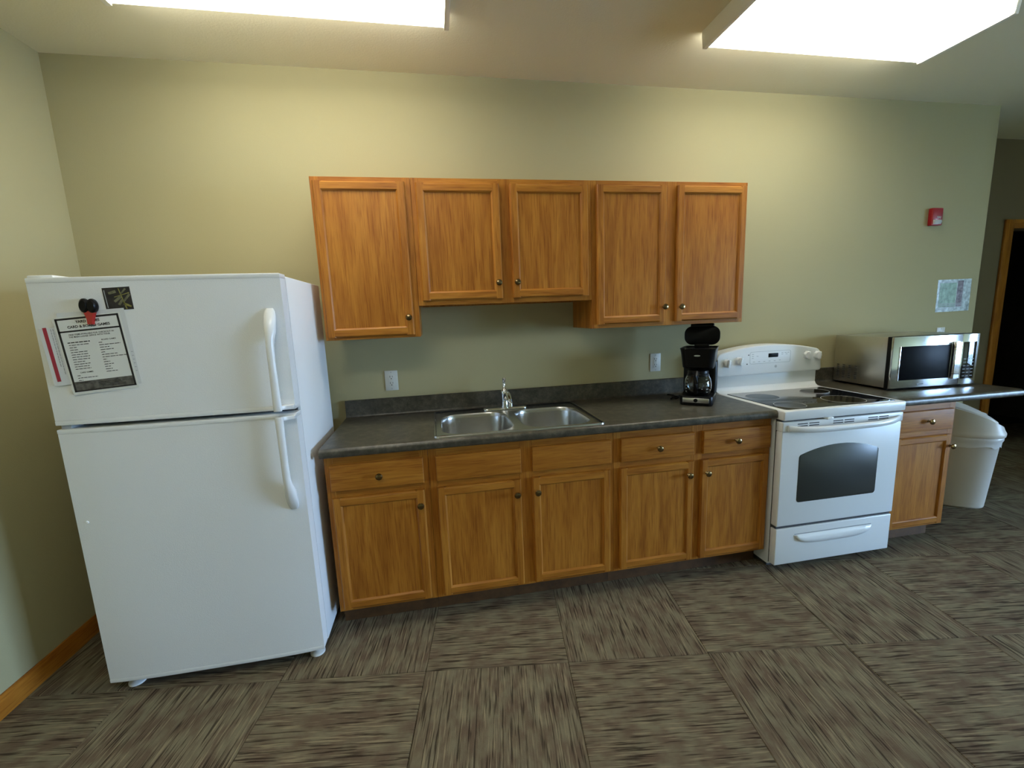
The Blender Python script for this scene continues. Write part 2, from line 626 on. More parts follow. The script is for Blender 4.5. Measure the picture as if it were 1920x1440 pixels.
win = obj('window_1', (lambda b: (box(b, XW + 0.02, XW + 0.10, WY0, WY1, WZ0, WZ0 + 0.06), box(b, XW + 0.02, XW + 0.10, WY0, WY1, WZ1 - 0.06, WZ1),
    box(b, XW + 0.02, XW + 0.10, WY0, WY0 + 0.06, WZ0, WZ1), box(b, XW + 0.02, XW + 0.10, WY1 - 0.06, WY1, WZ0, WZ1),
    box(b, XW + 0.02, XW + 0.10, (WY0 + WY1) / 2 - 0.04, (WY0 + WY1) / 2 + 0.04, WZ0, WZ1), b)[-1])(BM()), 'frame')
win['kind'] = 'structure'
win['label'] = 'wide patio window letting in daylight'
for a, b_ in ((WY0 + 0.06, (WY0 + WY1) / 2 - 0.04), ((WY0 + WY1) / 2 + 0.04, WY1 - 0.06)):
    bm = BM(); box(bm, XW + 0.055, XW + 0.060, a, b_, WZ0 + 0.06, WZ1 - 0.06)
    obj('pane', bm, 'pane', win)
# dark room behind the doorway
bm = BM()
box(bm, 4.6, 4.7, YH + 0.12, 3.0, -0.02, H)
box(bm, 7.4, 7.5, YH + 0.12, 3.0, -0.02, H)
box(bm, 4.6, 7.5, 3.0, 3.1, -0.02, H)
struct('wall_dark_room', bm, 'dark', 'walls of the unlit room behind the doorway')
bm = BM(); box(bm, XL - 0.4, XW + 0.12, YF - 0.12, 3.1, H, H + 0.1)
struct('ceiling', bm, 'ceil', 'textured beige ceiling')
bm = BM(); box(bm, XL - 0.4, XW + 0.12, YF - 0.12, 3.1, -0.10, -0.0085)
floor = struct('floor', bm, 'underlay', 'floor laid with brown striped carpet tiles, quarter turned')
# patio outside the window
bm = BM(); box(bm, XW + 0.2, XW + 40, -40, 30, -0.6, -0.45)
struct('ground_outside', bm, 'grass', 'pale paved patio outside the window')

# carpet tiles, quarter-turned, slightly askew to the wall
TS, TA = 0.602, R(-8.2)
TO = Vector((0.396, -0.930, 0))
t = BM()
box(t, -TS / 2 + 0.0006, TS / 2 - 0.0006, -TS / 2 + 0.0006, TS / 2 - 0.0006, -0.008, 0.0, bev=0.0022, seg=1)
me = bpy.data.meshes.new('carpet_tile')
t.to_mesh(me); t.free()
me.materials.append(M['carpet'])
e1 = Vector((math.cos(TA), math.sin(TA), 0))
e2 = Vector((-math.sin(TA), math.cos(TA), 0))
for i in range(-6, 14):
    for j in range(-7, 5):
        c = TO + e1 * ((i + 0.5) * TS) + e2 * ((j + 0.5) * TS)
        if not (XL - 0.1 < c.x < 7.2 and -4.3 < c.y < 1.2):
            continue
        if c.y > 0.35 and c.x < XR - 0.3:
            continue
        o = bpy.data.objects.new('carpet_tile', me)
        COL.objects.link(o)
        o.parent = floor
        o.location = c
        # tile (0,-1) has its stripes running away from the wall
        o.rotation_euler = (0, 0, TA + (PI / 2 if (i + j) % 2 else 0))

# baseboard on the left wall
bm = BM()
prism(bm, [(0.0, 0.0), (0.014, 0.0), (0.014, 0.074), (0.006, 0.086), (0.0, 0.086)], 'xz', -4.2, 0.0)
o = struct('baseboard_left', bm, 'oak_y', 'oak baseboard along the left wall')
o.location = (XL, 0, 0)
o.rotation_euler = (0, 0, -math.atan2(0.14, 5.4))
# doorway casing
cas = thing('trim_1', 'dark oak casing around the hall doorway', 'trim')
del cas['category']
cas['kind'] = 'structure'
for a, b_ in ((DX0 - 0.09, DX0), (DX1, DX1 + 0.09)):
    bm = BM(); box(bm, a, b_, YH - 0.018, YH, 0, DZ + 0.075, bev=0.005)
    obj('jamb_casing', bm, 'oak_v', cas)
bm = BM(); box(bm, DX0, DX1, YH - 0.018, YH, DZ, DZ + 0.075, bev=0.005)
obj('head_casing', bm, 'oak_h', cas)
for a in (DX0 - 0.0, DX1 - 0.02):
    bm = BM(); box(bm, a, a + 0.02, YH, YH + 0.12, 0, DZ)
    obj('jamb', bm, 'oak_v', cas)


# ------------------------------------------------------------------ ceiling lights
def ceiling_light(x0, x1, label, y=-0.70):
    t = thing('ceiling_light', label, 'ceiling light', ((x0 + x1) / 2, y, H), 0, 'wraparound ceiling lights')
    L = x1 - x0
    w0, w1, h = 0.205, 0.190, 0.080
    # end plates
    for s in (-1, 1):
        bm = BM()
        prism(bm, [(-w0, 0), (w0, 0), (w0, -0.02), (w1 + 0.006, -h), (-w1 - 0.006, -h), (-w0, -0.02)], 'yz', s * L / 2 - s * 0.022, s * L / 2, bev=0.002)
        obj('end_plate', bm, 'metalwhite', t)
    bm = BM()
    box(bm, -L / 2 + 0.022, L / 2 - 0.022, -0.10, 0.10, -0.03, 0.0)
    obj('housing', bm, 'metalwhite', t)
    bm = BM()
    prof = [(w0 - 0.004, -0.004), (w0 - 0.004, -0.022), (w1 + 0.008, -h + 0.012), (w1 - 0.012, -h), (-w1 + 0.012, -h), (-w1 - 0.008, -h + 0.012), (-w0 + 0.004, -0.022), (-w0 + 0.004, -0.004),
            (-w0 + 0.007, -0.004), (-w0 + 0.007, -0.021), (-w1 - 0.004, -h + 0.014), (-w1 + 0.013, -h + 0.003), (w1 - 0.013, -h + 0.003), (w1 + 0.004, -h + 0.014), (w0 - 0.007, -0.021), (w0 - 0.007, -0.004)]
    prism(bm, prof, 'yz', -L / 2 + 0.022, L / 2 - 0.022)
    obj('lens', bm, 'lens', t)
    return t


ceiling_light(-0.615, 0.672, 'lit ceiling light above the refrigerator end of the kitchen')
ceiling_light(1.870, 3.130, 'lit ceiling light above the stove with visible grey end plate')
# unseen fill light, added above the photographer to lift the ambient light
ceiling_light(-0.615, 0.672, 'added fill light above the photographer, away from the wall', -2.45)


# ------------------------------------------------------------------ cabinets
def knob(parent, x, y, z):
    bm = BM()
    lathe(bm, [(0.0, 0.0), (0.0075, 0.0), (0.0075, 0.002), (0.0048, 0.005), (0.0045, 0.012), (0.009, 0.015), (0.0152, 0.018), (0.0162, 0.0215), (0.0138, 0.0262), (0.007, 0.0288), (0.0, 0.0295)],
          20, Matrix.Translation((x, y, z)) @ Matrix.Rotation(R(90), 4, 'X'))
    return obj('knob', bm, 'brass', parent)


def panel_door(t, x0, x1, z0, z1, y, kx=None, kz=None, sw=0.043):
    """recessed-panel oak door, back face at y, front at y-0.019"""
    bm = BM()
    box(bm, x0 + sw - 0.006, x1 - sw + 0.006, y - 0.010, y, z0 + sw - 0.006, z1 - sw + 0.006)
    d = obj('door', bm, 'oak_v', t)
    th = 0.019

    def board(name, mat, a0, a1, along, inner, outer):
        # cross-section with routed outer edge and a bead on the inner edge; runs along one axis with mitred-looking square ends
        s = 1 if outer > inner else -1
        pr = [(inner, y), (inner, y - 0.011), (inner + s * 0.003, y - 0.0155), (inner + s * 0.008, y - th), (outer - s * 0.007, y - th), (outer - s * 0.002, y - 0.0145), (outer, y - 0.010), (outer, y)]
        b = BM()
        if along == 'z':
            prism(b, pr, 'xy', a0, a1)
        else:
            prism(b, [(q, p) for p, q in pr], 'yz', a0, a1)
        return obj(name, b, mat, d, 25)
    board('stile', 'oak_v', z0, z1, 'z', x0 + sw, x0)
    board('stile', 'oak_v', z0, z1, 'z', x1 - sw, x1)
    # rails sit between the stiles; their outer edges carry the same routed profile
    board('rail', 'oak_h', x0 + sw - 0.008, x1 - sw + 0.008, 'x', z1 - sw, z1)
    board('rail', 'oak_h', x0 + sw - 0.008, x1 - sw + 0.008, 'x', z0 + sw, z0)
    if kx is not None:
        knob(d, kx, y - th, kz)
    return d


def slab_front(t, name, x0, x1, z0, z1, y, kx=None, kz=None):
    bm = BM()
    tt = BM()
    bmesh.ops.create_cube(tt, size=1.0)
    for v in tt.verts:
        v.co = Vector(((x0 + x1) / 2 + v.co.x * (x1 - x0), y - 0.0095 + v.co.y * 0.019, (z0 + z1) / 2 + v.co.z * (z1 - z0)))
    ff = [f for f in tt.faces if f.normal.y < -0.5]
    bmesh.ops.bevel(tt, geom=list(ff[0].edges), offset=0.007, segments=3, profile=0.6, affect='EDGES')
    merge(bm, tt)
    d = obj(name, bm, 'oak_h', t)
    if kx is not None:
        knob(d, kx, y - 0.019, kz)
    return d


def carcass(t, w, y, z0, z1, th=0.016, top=True, mids=(), frame_w=0.038, rails=None, frame_bottom=None, top_w=0.038):
    """box of panels open at the front, closed by a face frame with its front at y"""
    yb = y + 0.019
    bm = BM()
    box(bm, 0, th, yb, -0.002, z0, z1)
    box(bm, w - th, w, yb, -0.002, z0, z1)
    box(bm, th, w - th, yb, -0.002, z0 + 0.012, z0 + 0.012 + th)
    box(bm, th, w - th, -0.010, -0.002, z0, z1)
    if top:
        box(bm, th, w - th, yb, -0.002, z1 - th, z1)
    obj('body', bm, 'oak_v', t)
    fb = z0 if frame_bottom is None else frame_bottom
    for a in (0.0, w - frame_w):
        bm = BM(); box(bm, a, a + frame_w, y, yb, fb, z1, bev=0.0008, seg=1)
        obj('frame_stile', bm, 'oak_v', t)
    for m_ in mids:
        bm = BM(); box(bm, m_ - 0.032, m_ + 0.032, y, yb, fb, z1, bev=0.0008, seg=1)
        obj('frame_stile', bm, 'oak_v', t)
    edges = [(frame_w, w - frame_w)] if not mids else [(frame_w, mids[0] - 0.032), (mids[0] + 0.032, w - frame_w)]
    spans = [(fb, fb + frame_w), (z1 - top_w, z1)] + [(a, a + frame_w) for a in (rails or [])]
    for a, b_ in spans:
        for e0, e1_ in edges:
            bm = BM(); box(bm, e0, e1_, y, yb, a, b_, bev=0.0008, seg=1)
            obj('frame_rail', bm, 'oak_h', t)


def wall_cabinet(x0, x1, z0, label, doors):
    t = thing('wall_cabinet', label, 'cabinet', (x0, 0, z0), 0, 'oak wall cabinets')
    w = x1 - x0
    mids = [((doors[0][1] + doors[1][0]) / 2 - x0)] if len(doors) == 2 else []
    carcass(t, w, -0.324, 0.0, 2.134 - z0, mids=mids)
    for a, b_, c, d, kx, kz in doors:
        panel_door(t, a - x0, b_ - x0, c - z0, d - z0, -0.324, kx - x0, kz - z0)
    return t


wall_cabinet(0.0, 0.4565, 1.372, 'tall single-door oak wall cabinet next to the refrigerator', [(0.012, 0.430, 1.386, 2.112, 0.406, 1.471)])
wall_cabinet(0.4575, 1.3710, 1.526, 'short two-door oak wall cabinet above the sink', [(0.479, 0.888, 1.551, 2.108, 0.866, 1.628), (0.940, 1.352, 1.551, 2.108, 0.962, 1.628)])
wall_cabinet(1.3720, 2.2860, 1.372, 'two-door oak wall cabinet above the coffee maker', [(1.398, 1.795, 1.393, 2.110, 1.782, 1.475), (1.857, 2.275, 1.393, 2.112, 1.882, 1.472)])

YB = -0.604
ZB0, ZB1 = 0.105, 0.874


def base_cabinet(x0, x1, label, doors, drawers, open_top=False):
    t = thing('base_cabinet', label, 'cabinet', (x0, 0, 0), 0, 'oak base cabinets')
    w = x1 - x0
    mids = [((doors[0][1] + doors[1][0]) / 2 - x0)] if len(doors) == 2 else []
    carcass(t, w, YB, ZB0, ZB1, top=not open_top, mids=mids, rails=[0.671], top_w=0.062)
    bm = BM(); box(bm, 0.0, w, YB + 0.075, YB + 0.090, 0.0, ZB0)
    box(bm, 0.0, 0.016, YB + 0.090, -0.01, 0.0, ZB0)
    box(bm, w - 0.016, w, YB + 0.090, -0.01, 0.0, ZB0)
    obj('toe_kick', bm, 'kick', t)
    for a, b_, kx in doors:
        panel_door(t, a - x0, b_ - x0, 0.122, 0.674, YB, kx - x0, 0.604)
    for a, b_, kx in drawers:
        slab_front(t, 'drawer_front' if kx else 'false_front', a - x0, b_ - x0, 0.707, 0.829, YB, (kx - x0) if kx else None, 0.766)
    return t


base_cabinet(0.0, 0.4565, 'narrow oak base cabinet with one drawer beside the refrigerator', [(0.020, 0.431, 0.410)], [(0.022, 0.433, 0.236)])
base_cabinet(0.4575, 1.3710, 'oak sink base cabinet with two doors and knobless false drawer fronts', [(0.488, 0.892, 0.868), (0.946, 1.351, 0.970)], [(0.490, 0.895, None), (0.950, 1.356, None)], True)
base_cabinet(1.3720, 2.2710, 'oak base cabinet with two drawers and two doors beside the stove', [(1.402, 1.815, 1.780), (1.856, 2.258, 1.884)], [(1.407, 1.811, 1.609), (1.863, 2.262, 2.052)])
base_cabinet(3.0420, 3.4980, 'narrow oak base cabinet with one drawer under the microwave', [(3.075, 3.470, 3.462)], [(3.075, 3.468, 3.288)])


# ------------------------------------------------------------------ countertops
def nose_profile(y_front):
    a = []
    for k in range(0, 7):
        an = R(90 + 15 * k)
        a.append((y_front + 0.019 + 0.019 * math.cos(an), 0.914 - 0.019 + 0.019 * math.sin(an)))
    for k in range(0, 5):
        an = R(180 + 22.5 * k)
        a.append((y_front + 0.013 + 0.013 * math.cos(an), 0.881 + 0.009 * math.sin(an)))
    return a


def counter(name, label, x0, x1, hole=None, y_front=-0.650):
    t = BM()
    back = [(-0.001, 0.876), (-0.001, 1.013), (-0.017, 1.014), (-0.020, 1.011), (-0.021, 0.930), (-0.0225, 0.921), (-0.027, 0.9155), (-0.035, 0.914)]
    front = nose_profile(y_front)
    full = back + front + [(-0.60, 0.876)]
    if hole is None:
        prism(t, full, 'yz', x0, x1)
    else:
        hx0, hx1, hy0, hy1 = hole
        prism(t, full, 'yz', x0, hx0)
        prism(t, full, 'yz', hx1, x1)
        prism(t, back + [(hy1, 0.914), (hy1, 0.876)], 'yz', hx0, hx1)
        prism(t, [(hy0, 0.914)] + front + [(-0.607, 0.8755), (hy0, 0.8755)], 'yz', hx0, hx1)
    o = obj(name, t, 'lam', None, 30)
    return tag(o, label, 'countertop', 'laminate countertops')


counter('countertop', 'long dark speckled laminate countertop holding the sink and coffee maker', -0.006, 2.271, (0.512, 1.306, -0.602, -0.085))
counter('countertop', 'shorter dark laminate countertop under the microwave overhanging the trash bin', 3.038, 3.925)

# ------------------------------------------------------------------ sink
SX0, SX1, SY0, SY1, SZ = 0.490, 1.328, -0.628, -0.066, 0.9145
sink = thing('sink', 'double bowl stainless steel drop-in sink', 'sink', (0.909, -0.347, SZ))
bowls = [(0.527, 0.888), (0.932, 1.292)]
BY0, BY1 = -0.592, -0.168


def ring_fill(loops):
    """flat plate with holes from an outer loop and hole loops"""
    t = BM()
    es = []
    for lp in loops:
        vs = [t.verts.new(p) for p in lp]
        for i in range(len(vs)):
            es.append(t.edges.new((vs[i], vs[(i + 1) % len(vs)])))
    bmesh.ops.triangle_fill(t, use_beauty=True, use_dissolve=False, edges=es, normal=(0, 0, 1))
    return t


off = Vector((-0.909, 0.347, 0))
zt = 0.004
outer = [Vector((x, y, zt)) + off for x, y in rrect(SX0 + 0.004, SX1 - 0.004, SY0 + 0.004, SY1 - 0.004, 0.026)]
holes = [[Vector((x, y, zt)) + off for x, y in rrect(a, b_, BY0, BY1, 0.105, 8)] for a, b_ in bowls]
bm = ring_fill([outer] + holes)
# raised outer lip
lp = []
for ins, z in ((0.004, zt), (0.010, zt + 0.003), (0.003, zt + 0.0045), (0.0, 0.002), (0.0, 0.0)):
    lp.append([Vector((x, y, z)) + off for x, y in rrect(SX0 + ins, SX1 - ins, SY0 + ins, SY1 - ins, max(0.012, 0.03 - ins))])
loft(bm, lp[1:], False, False)
loft(bm, [lp[0], lp[1]], False, False)
for a, b_ in bowls:
    lp = []
    for ins, z, r in ((0, zt, 0.105), (0.003, zt - 0.001, 0.103), (0.006, zt - 0.006, 0.100), (0.008, -0.02, 0.099), (0.016, -0.12, 0.095), (0.022, -0.150, 0.090), (0.034, -0.168, 0.080), (0.055, -0.176, 0.065), (0.10, -0.179, 0.045), (0.14, -0.181, 0.02)):
        lp.append([Vector((x, y, z)) + off for x, y in rrect(a + ins, b_ - ins, BY0 + ins, BY1 - ins, min(r, (b_ - a) / 2 - ins - 0.001), 8)])
    loft(bm, lp, False, True)
obj('basin', bm, 'sink', sink, 40)
for a, b_ in bowls:
    bm = BM()
    lathe(bm, [(0.0, 0.0), (0.022, 0.0), (0.030, 0.002), (0.042, 0.004), (0.044, 0.002), (0.044, 0.0)], 24, Matrix.Translation(((a + b_) / 2 - 0.909, (BY0 + BY1) / 2 + 0.347, -0.1825)))
    obj('drain', bm, 'chrome', sink)

# ------------------------------------------------------------------ faucet
fc = thing('faucet', 'chrome single-lever faucet behind the sink bowls', 'faucet', (0.905, -0.122, SZ + 0.005))
bm = BM()
base = [(x, y) for x, y in rrect(-0.130, 0.130, -0.026, 0.026, 0.0255, 6)]
loft(bm, [[(x * s, y * s2, z) for x, y in base] for s, s2, z in ((1, 1, 0), (1, 1, 0.004), (0.985, 0.93, 0.008), (0.95, 0.75, 0.011))])
obj('deck_plate', bm, 'chrome', fc)
bm = BM()
lathe(bm, [(0.0, 0.008), (0.026, 0.008), (0.025, 0.014), (0.0205, 0.022), (0.0195, 0.06), (0.021, 0.085), (0.0215, 0.098), (0.018, 0.112), (0.010, 0.122), (0.0, 0.124)], 24)
obj('body', bm, 'chrome', fc)
bm = BM()
pts, rr = [], []
for k in range(11):
    a = k / 10
    pts.append((0.004, -0.010 - 0.150 * a, 0.072 + 0.040 * math.sin(PI * min(1, a * 1.05) * 0.80) - 0.016 * a))
    rr.append(0.0155 - 0.002 * a)
pts += [(0.004, -0.168, 0.064), (0.004, -0.169, 0.048)]
rr += [0.0135, 0.0135]
tube(bm, pts, rr, 14)
obj('spout', bm, 'chrome', fc)
bm = BM()
tube(bm, [(0, 0.0, 0.115), (0.0, 0.004, 0.128), (0.0, 0.008, 0.146), (0.001, 0.008, 0.165), (0.002, 0.006, 0.181), (0.002, 0.005, 0.187)], [0.012, 0.008, 0.0075, 0.0095, 0.0115, 0.007], 12)
obj('lever', bm, 'chrome', fc)


# ------------------------------------------------------------------ outlets
def outlet(x, z, label):
    t = thing('wall_outlet', label, 'outlet', (x, 0, z), 0, 'electrical outlets on the back wall')
    bm = BM(); box(bm, -0.0365, 0.0365, -0.0055, 0.0, -0.058, 0.058, bev=0.0025)
    obj('cover_plate', bm, 'plate', t)
    bm = BM(); box(bm, -0.0165, 0.0165, -0.0078, -0.002, -0.0335, 0.0335, bev=0.0012)
    rc = obj('receptacle', bm, 'plate', t)
    for s in (-1, 1):
        bm = BM()
        zc = s * 0.0185
        box(bm, -0.0085, -0.0058, -0.0083, -0.006, zc, zc + 0.010)
        box(bm, 0.0060, 0.0082, -0.0083, -0.006, zc + 0.001, zc + 0.009)
        lathe(bm, [(0.0, 0.0), (0.003, 0.0), (0.003, 0.0023), (0.0, 0.0023)], 10, Matrix.Translation((0.0, -0.006, zc - 0.007)) @ Matrix.Rotation(R(90), 4, 'X'))
        obj('socket_slots', bm, 'darkprint', rc)
    for zc in (-0.048, 0.048):
        bm = BM(); lathe(bm, [(0.0, 0.0), (0.003, 0.0), (0.0028, 0.0012), (0.0, 0.0014)], 10, Matrix.Translation((0, -0.0055, zc)) @ Matrix.Rotation(R(90), 4, 'X'))
        obj('screw', bm, 'greyprint', t)


outlet(0.261, 1.113, 'white wall outlet left of the faucet, nearer the refrigerator')
outlet(1.922, 1.123, 'white wall outlet just left of the coffee maker')
outlet(4.180, 1.192, 'white wall outlet mostly hidden behind the microwave')

# ------------------------------------------------------------------ refrigerator
FX0, FX1 = -0.862, -0.040
FW = FX1 - FX0
fr = thing('refrigerator', 'white top-freezer refrigerator with papers and magnets on its door', 'refrigerator', (FX0, 0, 0))
bm = BM(); box(bm, 0.004, FW - 0.002, -0.686, -0.178, 0.035, 1.650, bev=0.006)
obj('cabinet', bm, 'fridge', fr)
bm = BM(); box(bm, 0.016, FW - 0.014, -0.704, -0.688, 0.06, 1.640)
obj('gasket', bm, 'gasket', fr)


def fridge_door(name, z0, z1):
    bm = BM()
    # gently crowned front
    n = 14
    pr = [(0.0, -0.703), (0.0, -0.764)] + [(FW * k / n, -0.764 - 0.011 * (1 - (2 * k / n - 1) ** 4)) for k in range(1, n)] + [(FW, -0.764), (FW, -0.703)]
    prism(bm, pr, 'xy', z0 + 0.018, z1 - 0.018)
    d = obj(name, bm, 'fridge', fr)
    for a, b_ in ((z0, z0 + 0.018), (z1 - 0.018, z1)):
        bm = BM()
        p2 = [(x, y - 0.0012 if y < -0.75 else y) for x, y in pr]
        prism(bm, p2, 'xy', a, b_, bev=0.003)
        obj('edge_cap', bm, 'fridge_trim', d)
    return d


fz = fridge_door('freezer_door', 1.126, 1.655)
fd = fridge_door('fresh_food_door', 0.050, 1.111)


def fridge_handle(parent, z_mount, z_end):
    """flared mount at one end, slim bar standing off the door, foot at the other end"""
    s = 1 if z_end > z_mount else -1
    L = abs(z_end - z_mount)
    ks = [0, 0.012, 0.03, 0.06, 0.09, 0.115, 0.14, 0.20, L * 0.6, L - 0.05, L - 0.02, L]
    hw = [0.012, 0.0185, 0.0215, 0.0215, 0.0195, 0.0155, 0.0140, 0.0135, 0.0135, 0.0145, 0.0150, 0.0150]
    yo = [-0.776, -0.784, -0.794, -0.806, -0.814, -0.818, -0.820, -0.820, -0.820, -0.820, -0.820, -0.818]
    yi = [-0.770, -0.770, -0.770, -0.770, -0.772, -0.782, -0.794, -0.798, -0.798, -0.798, -0.798, -0.798]
    xs = [0.776] * 3 + [0.775] * 2 + [0.773] + [0.772] * 6
    loops = []
    for k, w, a, b_, xc in zip(ks, hw, yo, yi, xs):
        z = z_mount + s * k
        cy, hy = (a + b_) / 2, abs(a - b_) / 2
        loops.append([(xc + w * math.copysign(abs(math.cos(q)) ** 0.8, math.cos(q)), cy + hy * math.copysign(abs(math.sin(q)) ** 0.8, math.sin(q)), z) for q in [2 * PI * i / 16 for i in range(16)]])
    bm = BM()
    loft(bm, loops)
    h = obj('handle', bm, 'handle', parent, 50)
    # foot tying the bar back to the door corner
    bm = BM()
    zf = z_end - s * 0.010
    prism(bm, [(0.760, -0.800), (0.782, -0.818), (0.787, -0.800), (0.800, -0.790), (FW, -0.788), (FW, -0.760), (0.760, -0.765)], 'xy', zf - 0.008, zf + 0.008, bev=0.002)
    obj('handle_foot', bm, 'handle', h)
    return h


fridge_handle(fz, 1.524, 1.130)
fridge_handle(fd, 0.712, 1.107)
bm = BM(); box(bm, 0.005, 0.085, -0.765, -0.62, 1.650, 1.664, bev=0.005)
obj('hinge_cover', bm, 'fridge_trim', fr)
bm = BM(); box(bm, 0.012, 0.045, -0.760, -0.69, 1.111, 1.126, bev=0.002)
obj('center_hinge', bm, 'greyprint', fr)
bm = BM(); lathe(bm, [(0.0, 0.0), (0.006, 0.0), (0.005, 0.002), (0.0, 0.003)], 14, Matrix.Translation((0.038, -0.768, 0.746)) @ Matrix.Rotation(R(90), 4, 'X'))
obj('hole_plug', bm, 'handle', fd)
for x in (0.06, FW - 0.045):
    for y in (-0.712, -0.25):
        bm = BM(); lathe(bm, [(0.0, 0.0), (0.031, 0.0), (0.031, 0.007), (0.024, 0.012), (0.012, 0.014), (0.012, 0.045), (0.0, 0.045)], 20, Matrix.Translation((x, y, 0.0)))
        obj('foot', bm, 'fridge_trim', fr)
bm = BM(); box(bm, 0.03, FW - 0.03, -0.700, -0.690, 0.012, 0.05)
obj('base_grille', bm, 'gasket', fr)

# ------------------------------------------------------------------ things on the freezer door (faces sit at about y = -0.775)
YD = -0.7745


def sheet(name, label, cat, x, z, w, h, rot, y, mat, group=None):
    t = thing(name, label, cat, (x, y, z), 0, group)
    t.rotation_euler = (0, -rot, 0)
    bm = BM(); box(bm, -w / 2, w / 2, -0.0004, 0.0, -h / 2, h / 2)
    obj('paper', bm, mat, t)
    return t


# list of games in a black frame
pw, ph = 0.212, 0.277
pt = sheet('games_notice', 'white notice with black border listing yard, card and board games', 'notice', -0.680, 1.3835, pw, ph, R(4.2), YD - 0.0030, 'paper', 'papers on the freezer door')
bm = BM()
i0, i1, j0, j1 = -pw / 2 + 0.006, pw / 2 - 0.006, -ph / 2 + 0.009, ph / 2 - 0.004
for a in ((i0, i0 + 0.0065, j0, j1), (i1 - 0.0065, i1, j0, j1), (i0, i1, j1 - 0.0065, j1), (i0, i1, j0, j0 + 0.005), (i0, i1, j1 - 0.050, j1 - 0.0445)):
    card(bm, *a, -0.0004)
obj('border', bm, 'inkblack', pt)
bm = BM(); card(bm, i0 + 0.0065, i1 - 0.0065, j0 + 0.005, j0 + 0.037, -0.0004)
obj('footer_photo', bm, 'footer', pt)
bm = BM()
text_mesh(bm, 'YARD GAMES', 0.0125, 0.0, j1 - 0.0165, bold=0.0004)
text_mesh(bm, 'CARD & BOARD GAMES', 0.0125, 0.0, j1 - 0.0330, bold=0.0004)
obj('heading_lettering', bm, 'inkblack', pt)
bm = BM()
text_mesh(bm, 'FREE ITEMS AVAILABLE FOR CHECKOUT IN', 0.0074, 0.002, j1 - 0.0600, bold=0.00012)
text_mesh(bm, 'THE MAIN LODGE OFFICE WITH YOUR', 0.0074, -0.006, j1 - 0.0680, bold=0.00012)
text_mesh(bm, 'BOARD GAMES', 0.0068, 0.050, j1 - 0.0870, bold=0.00012)
text_mesh(bm, 'CARD GAMES', 0.0068, -0.046, j1 - 0.1960, bold=0.00012)
rnd = random.Random(3)


def scribble(x, z, w, h=0.0022):
    """a line of print too small to read"""
    q = x
    while q < x + w:
        d = min(rnd.uniform(0.006, 0.016), x + w - q)
        card(bm, q, q + d, z - h / 2, z + h / 2, -0.0004)
        q += d + 0.0022


scribble(-0.080, j1 - 0.0870, 0.070, 0.0034)
for k, w in enumerate((0.062, 0.022, 0.024, 0.052, 0.052, 0.056, 0.054, 0.036, 0.052, 0.046, 0.050)):
    scribble(-0.078, j1 - 0.0960 - 0.0086 * k, w)
for k, w in enumerate((0.011, 0.068, 0.030, 0.042, 0.012, 0.050, 0.082, 0.012, 0.020, 0.030, 0.018, 0.022, 0.038)):
    scribble(0.016, j1 - 0.0960 - 0.0088 * k, w)
for k, w in enumerate((0.009, 0.064, 0.014, 0.032)):
    scribble(-0.078, j1 - 0.2060 - 0.0088 * k, w)
obj('list_lettering', bm, 'inkblack', pt)
bm = BM()
rnd = random.Random(5)
for k in range(4):
    scribble(-0.02, j0 + 0.012 + 0.005 * k, 0.09, 0.0012)
obj('footer_lettering', bm, 'paper', pt)

# sheet with a red bar, left of and behind the notice
p2 = sheet('red_bar_sheet', 'pale sheet with a crimson side bar tucked behind the games notice', 'paper', -0.735, 1.383, 0.205, 0.205, R(4.0), YD - 0.0012, 'paper2', 'papers on the freezer door')
bm = BM(); card(bm, -0.0905, -0.0785, -0.088, 0.105, -0.0004)
obj('red_bar', bm, 'inkred', p2)
bm = BM()
rnd = random.Random(9)
for cx, z0, z1 in ((-0.066, -0.03, 0.098), (-0.059, -0.065, 0.098)):
    z = z1
    while z > z0:
        d = rnd.uniform(0.005, 0.013)
        card(bm, cx - 0.0013, cx + 0.0013, z - d, z, -0.0004)
        z -= d + 0.002
obj('sideways_lettering', bm, 'greyprint', p2)
# sheet peeping out on the right
p3 = sheet('back_sheet', 'plain pale sheet peeping out right of the games notice', 'paper', -0.668, 1.3985, 0.212, 0.277, R(3.2), YD - 0.0018, 'paper2', 'papers on the freezer door')
bm = BM()
for k in range(6):
    card(bm, 0.0965, 0.1025, -0.02 - 0.014 * k, -0.018 - 0.014 * k, -0.0004)
obj('faint_lettering', bm, 'greyprint', p3)

# photo magnet
pm = thing('photo_magnet', 'dark square magnet with a yellow-green plant picture', 'magnet', (-0.583, YD, 1.5755))
pm.rotation_euler = (0, R(-2.5), 0)
bm = BM(); box(bm, -0.0435, 0.0435, -0.0016, 0.0, -0.040, 0.040)
obj('magnet_sheet', bm, 'photo_bg', pm)


def strip(bm, x0, z0, x1, z1, w0, w1, y=-0.0017):
    d = Vector((x1 - x0, 0, z1 - z0))
    n_ = Vector((-d.z, 0, d.x)).normalized()
    p = [Vector((x0, y, z0)) + n_ * w0, Vector((x1, y, z1)) + n_ * w1, Vector((x1, y, z1)) - n_ * w1, Vector((x0, y, z0)) - n_ * w0]
    q = [v + Vector((0, -0.0003, 0)) for v in p]
    loft(bm, [p, q])


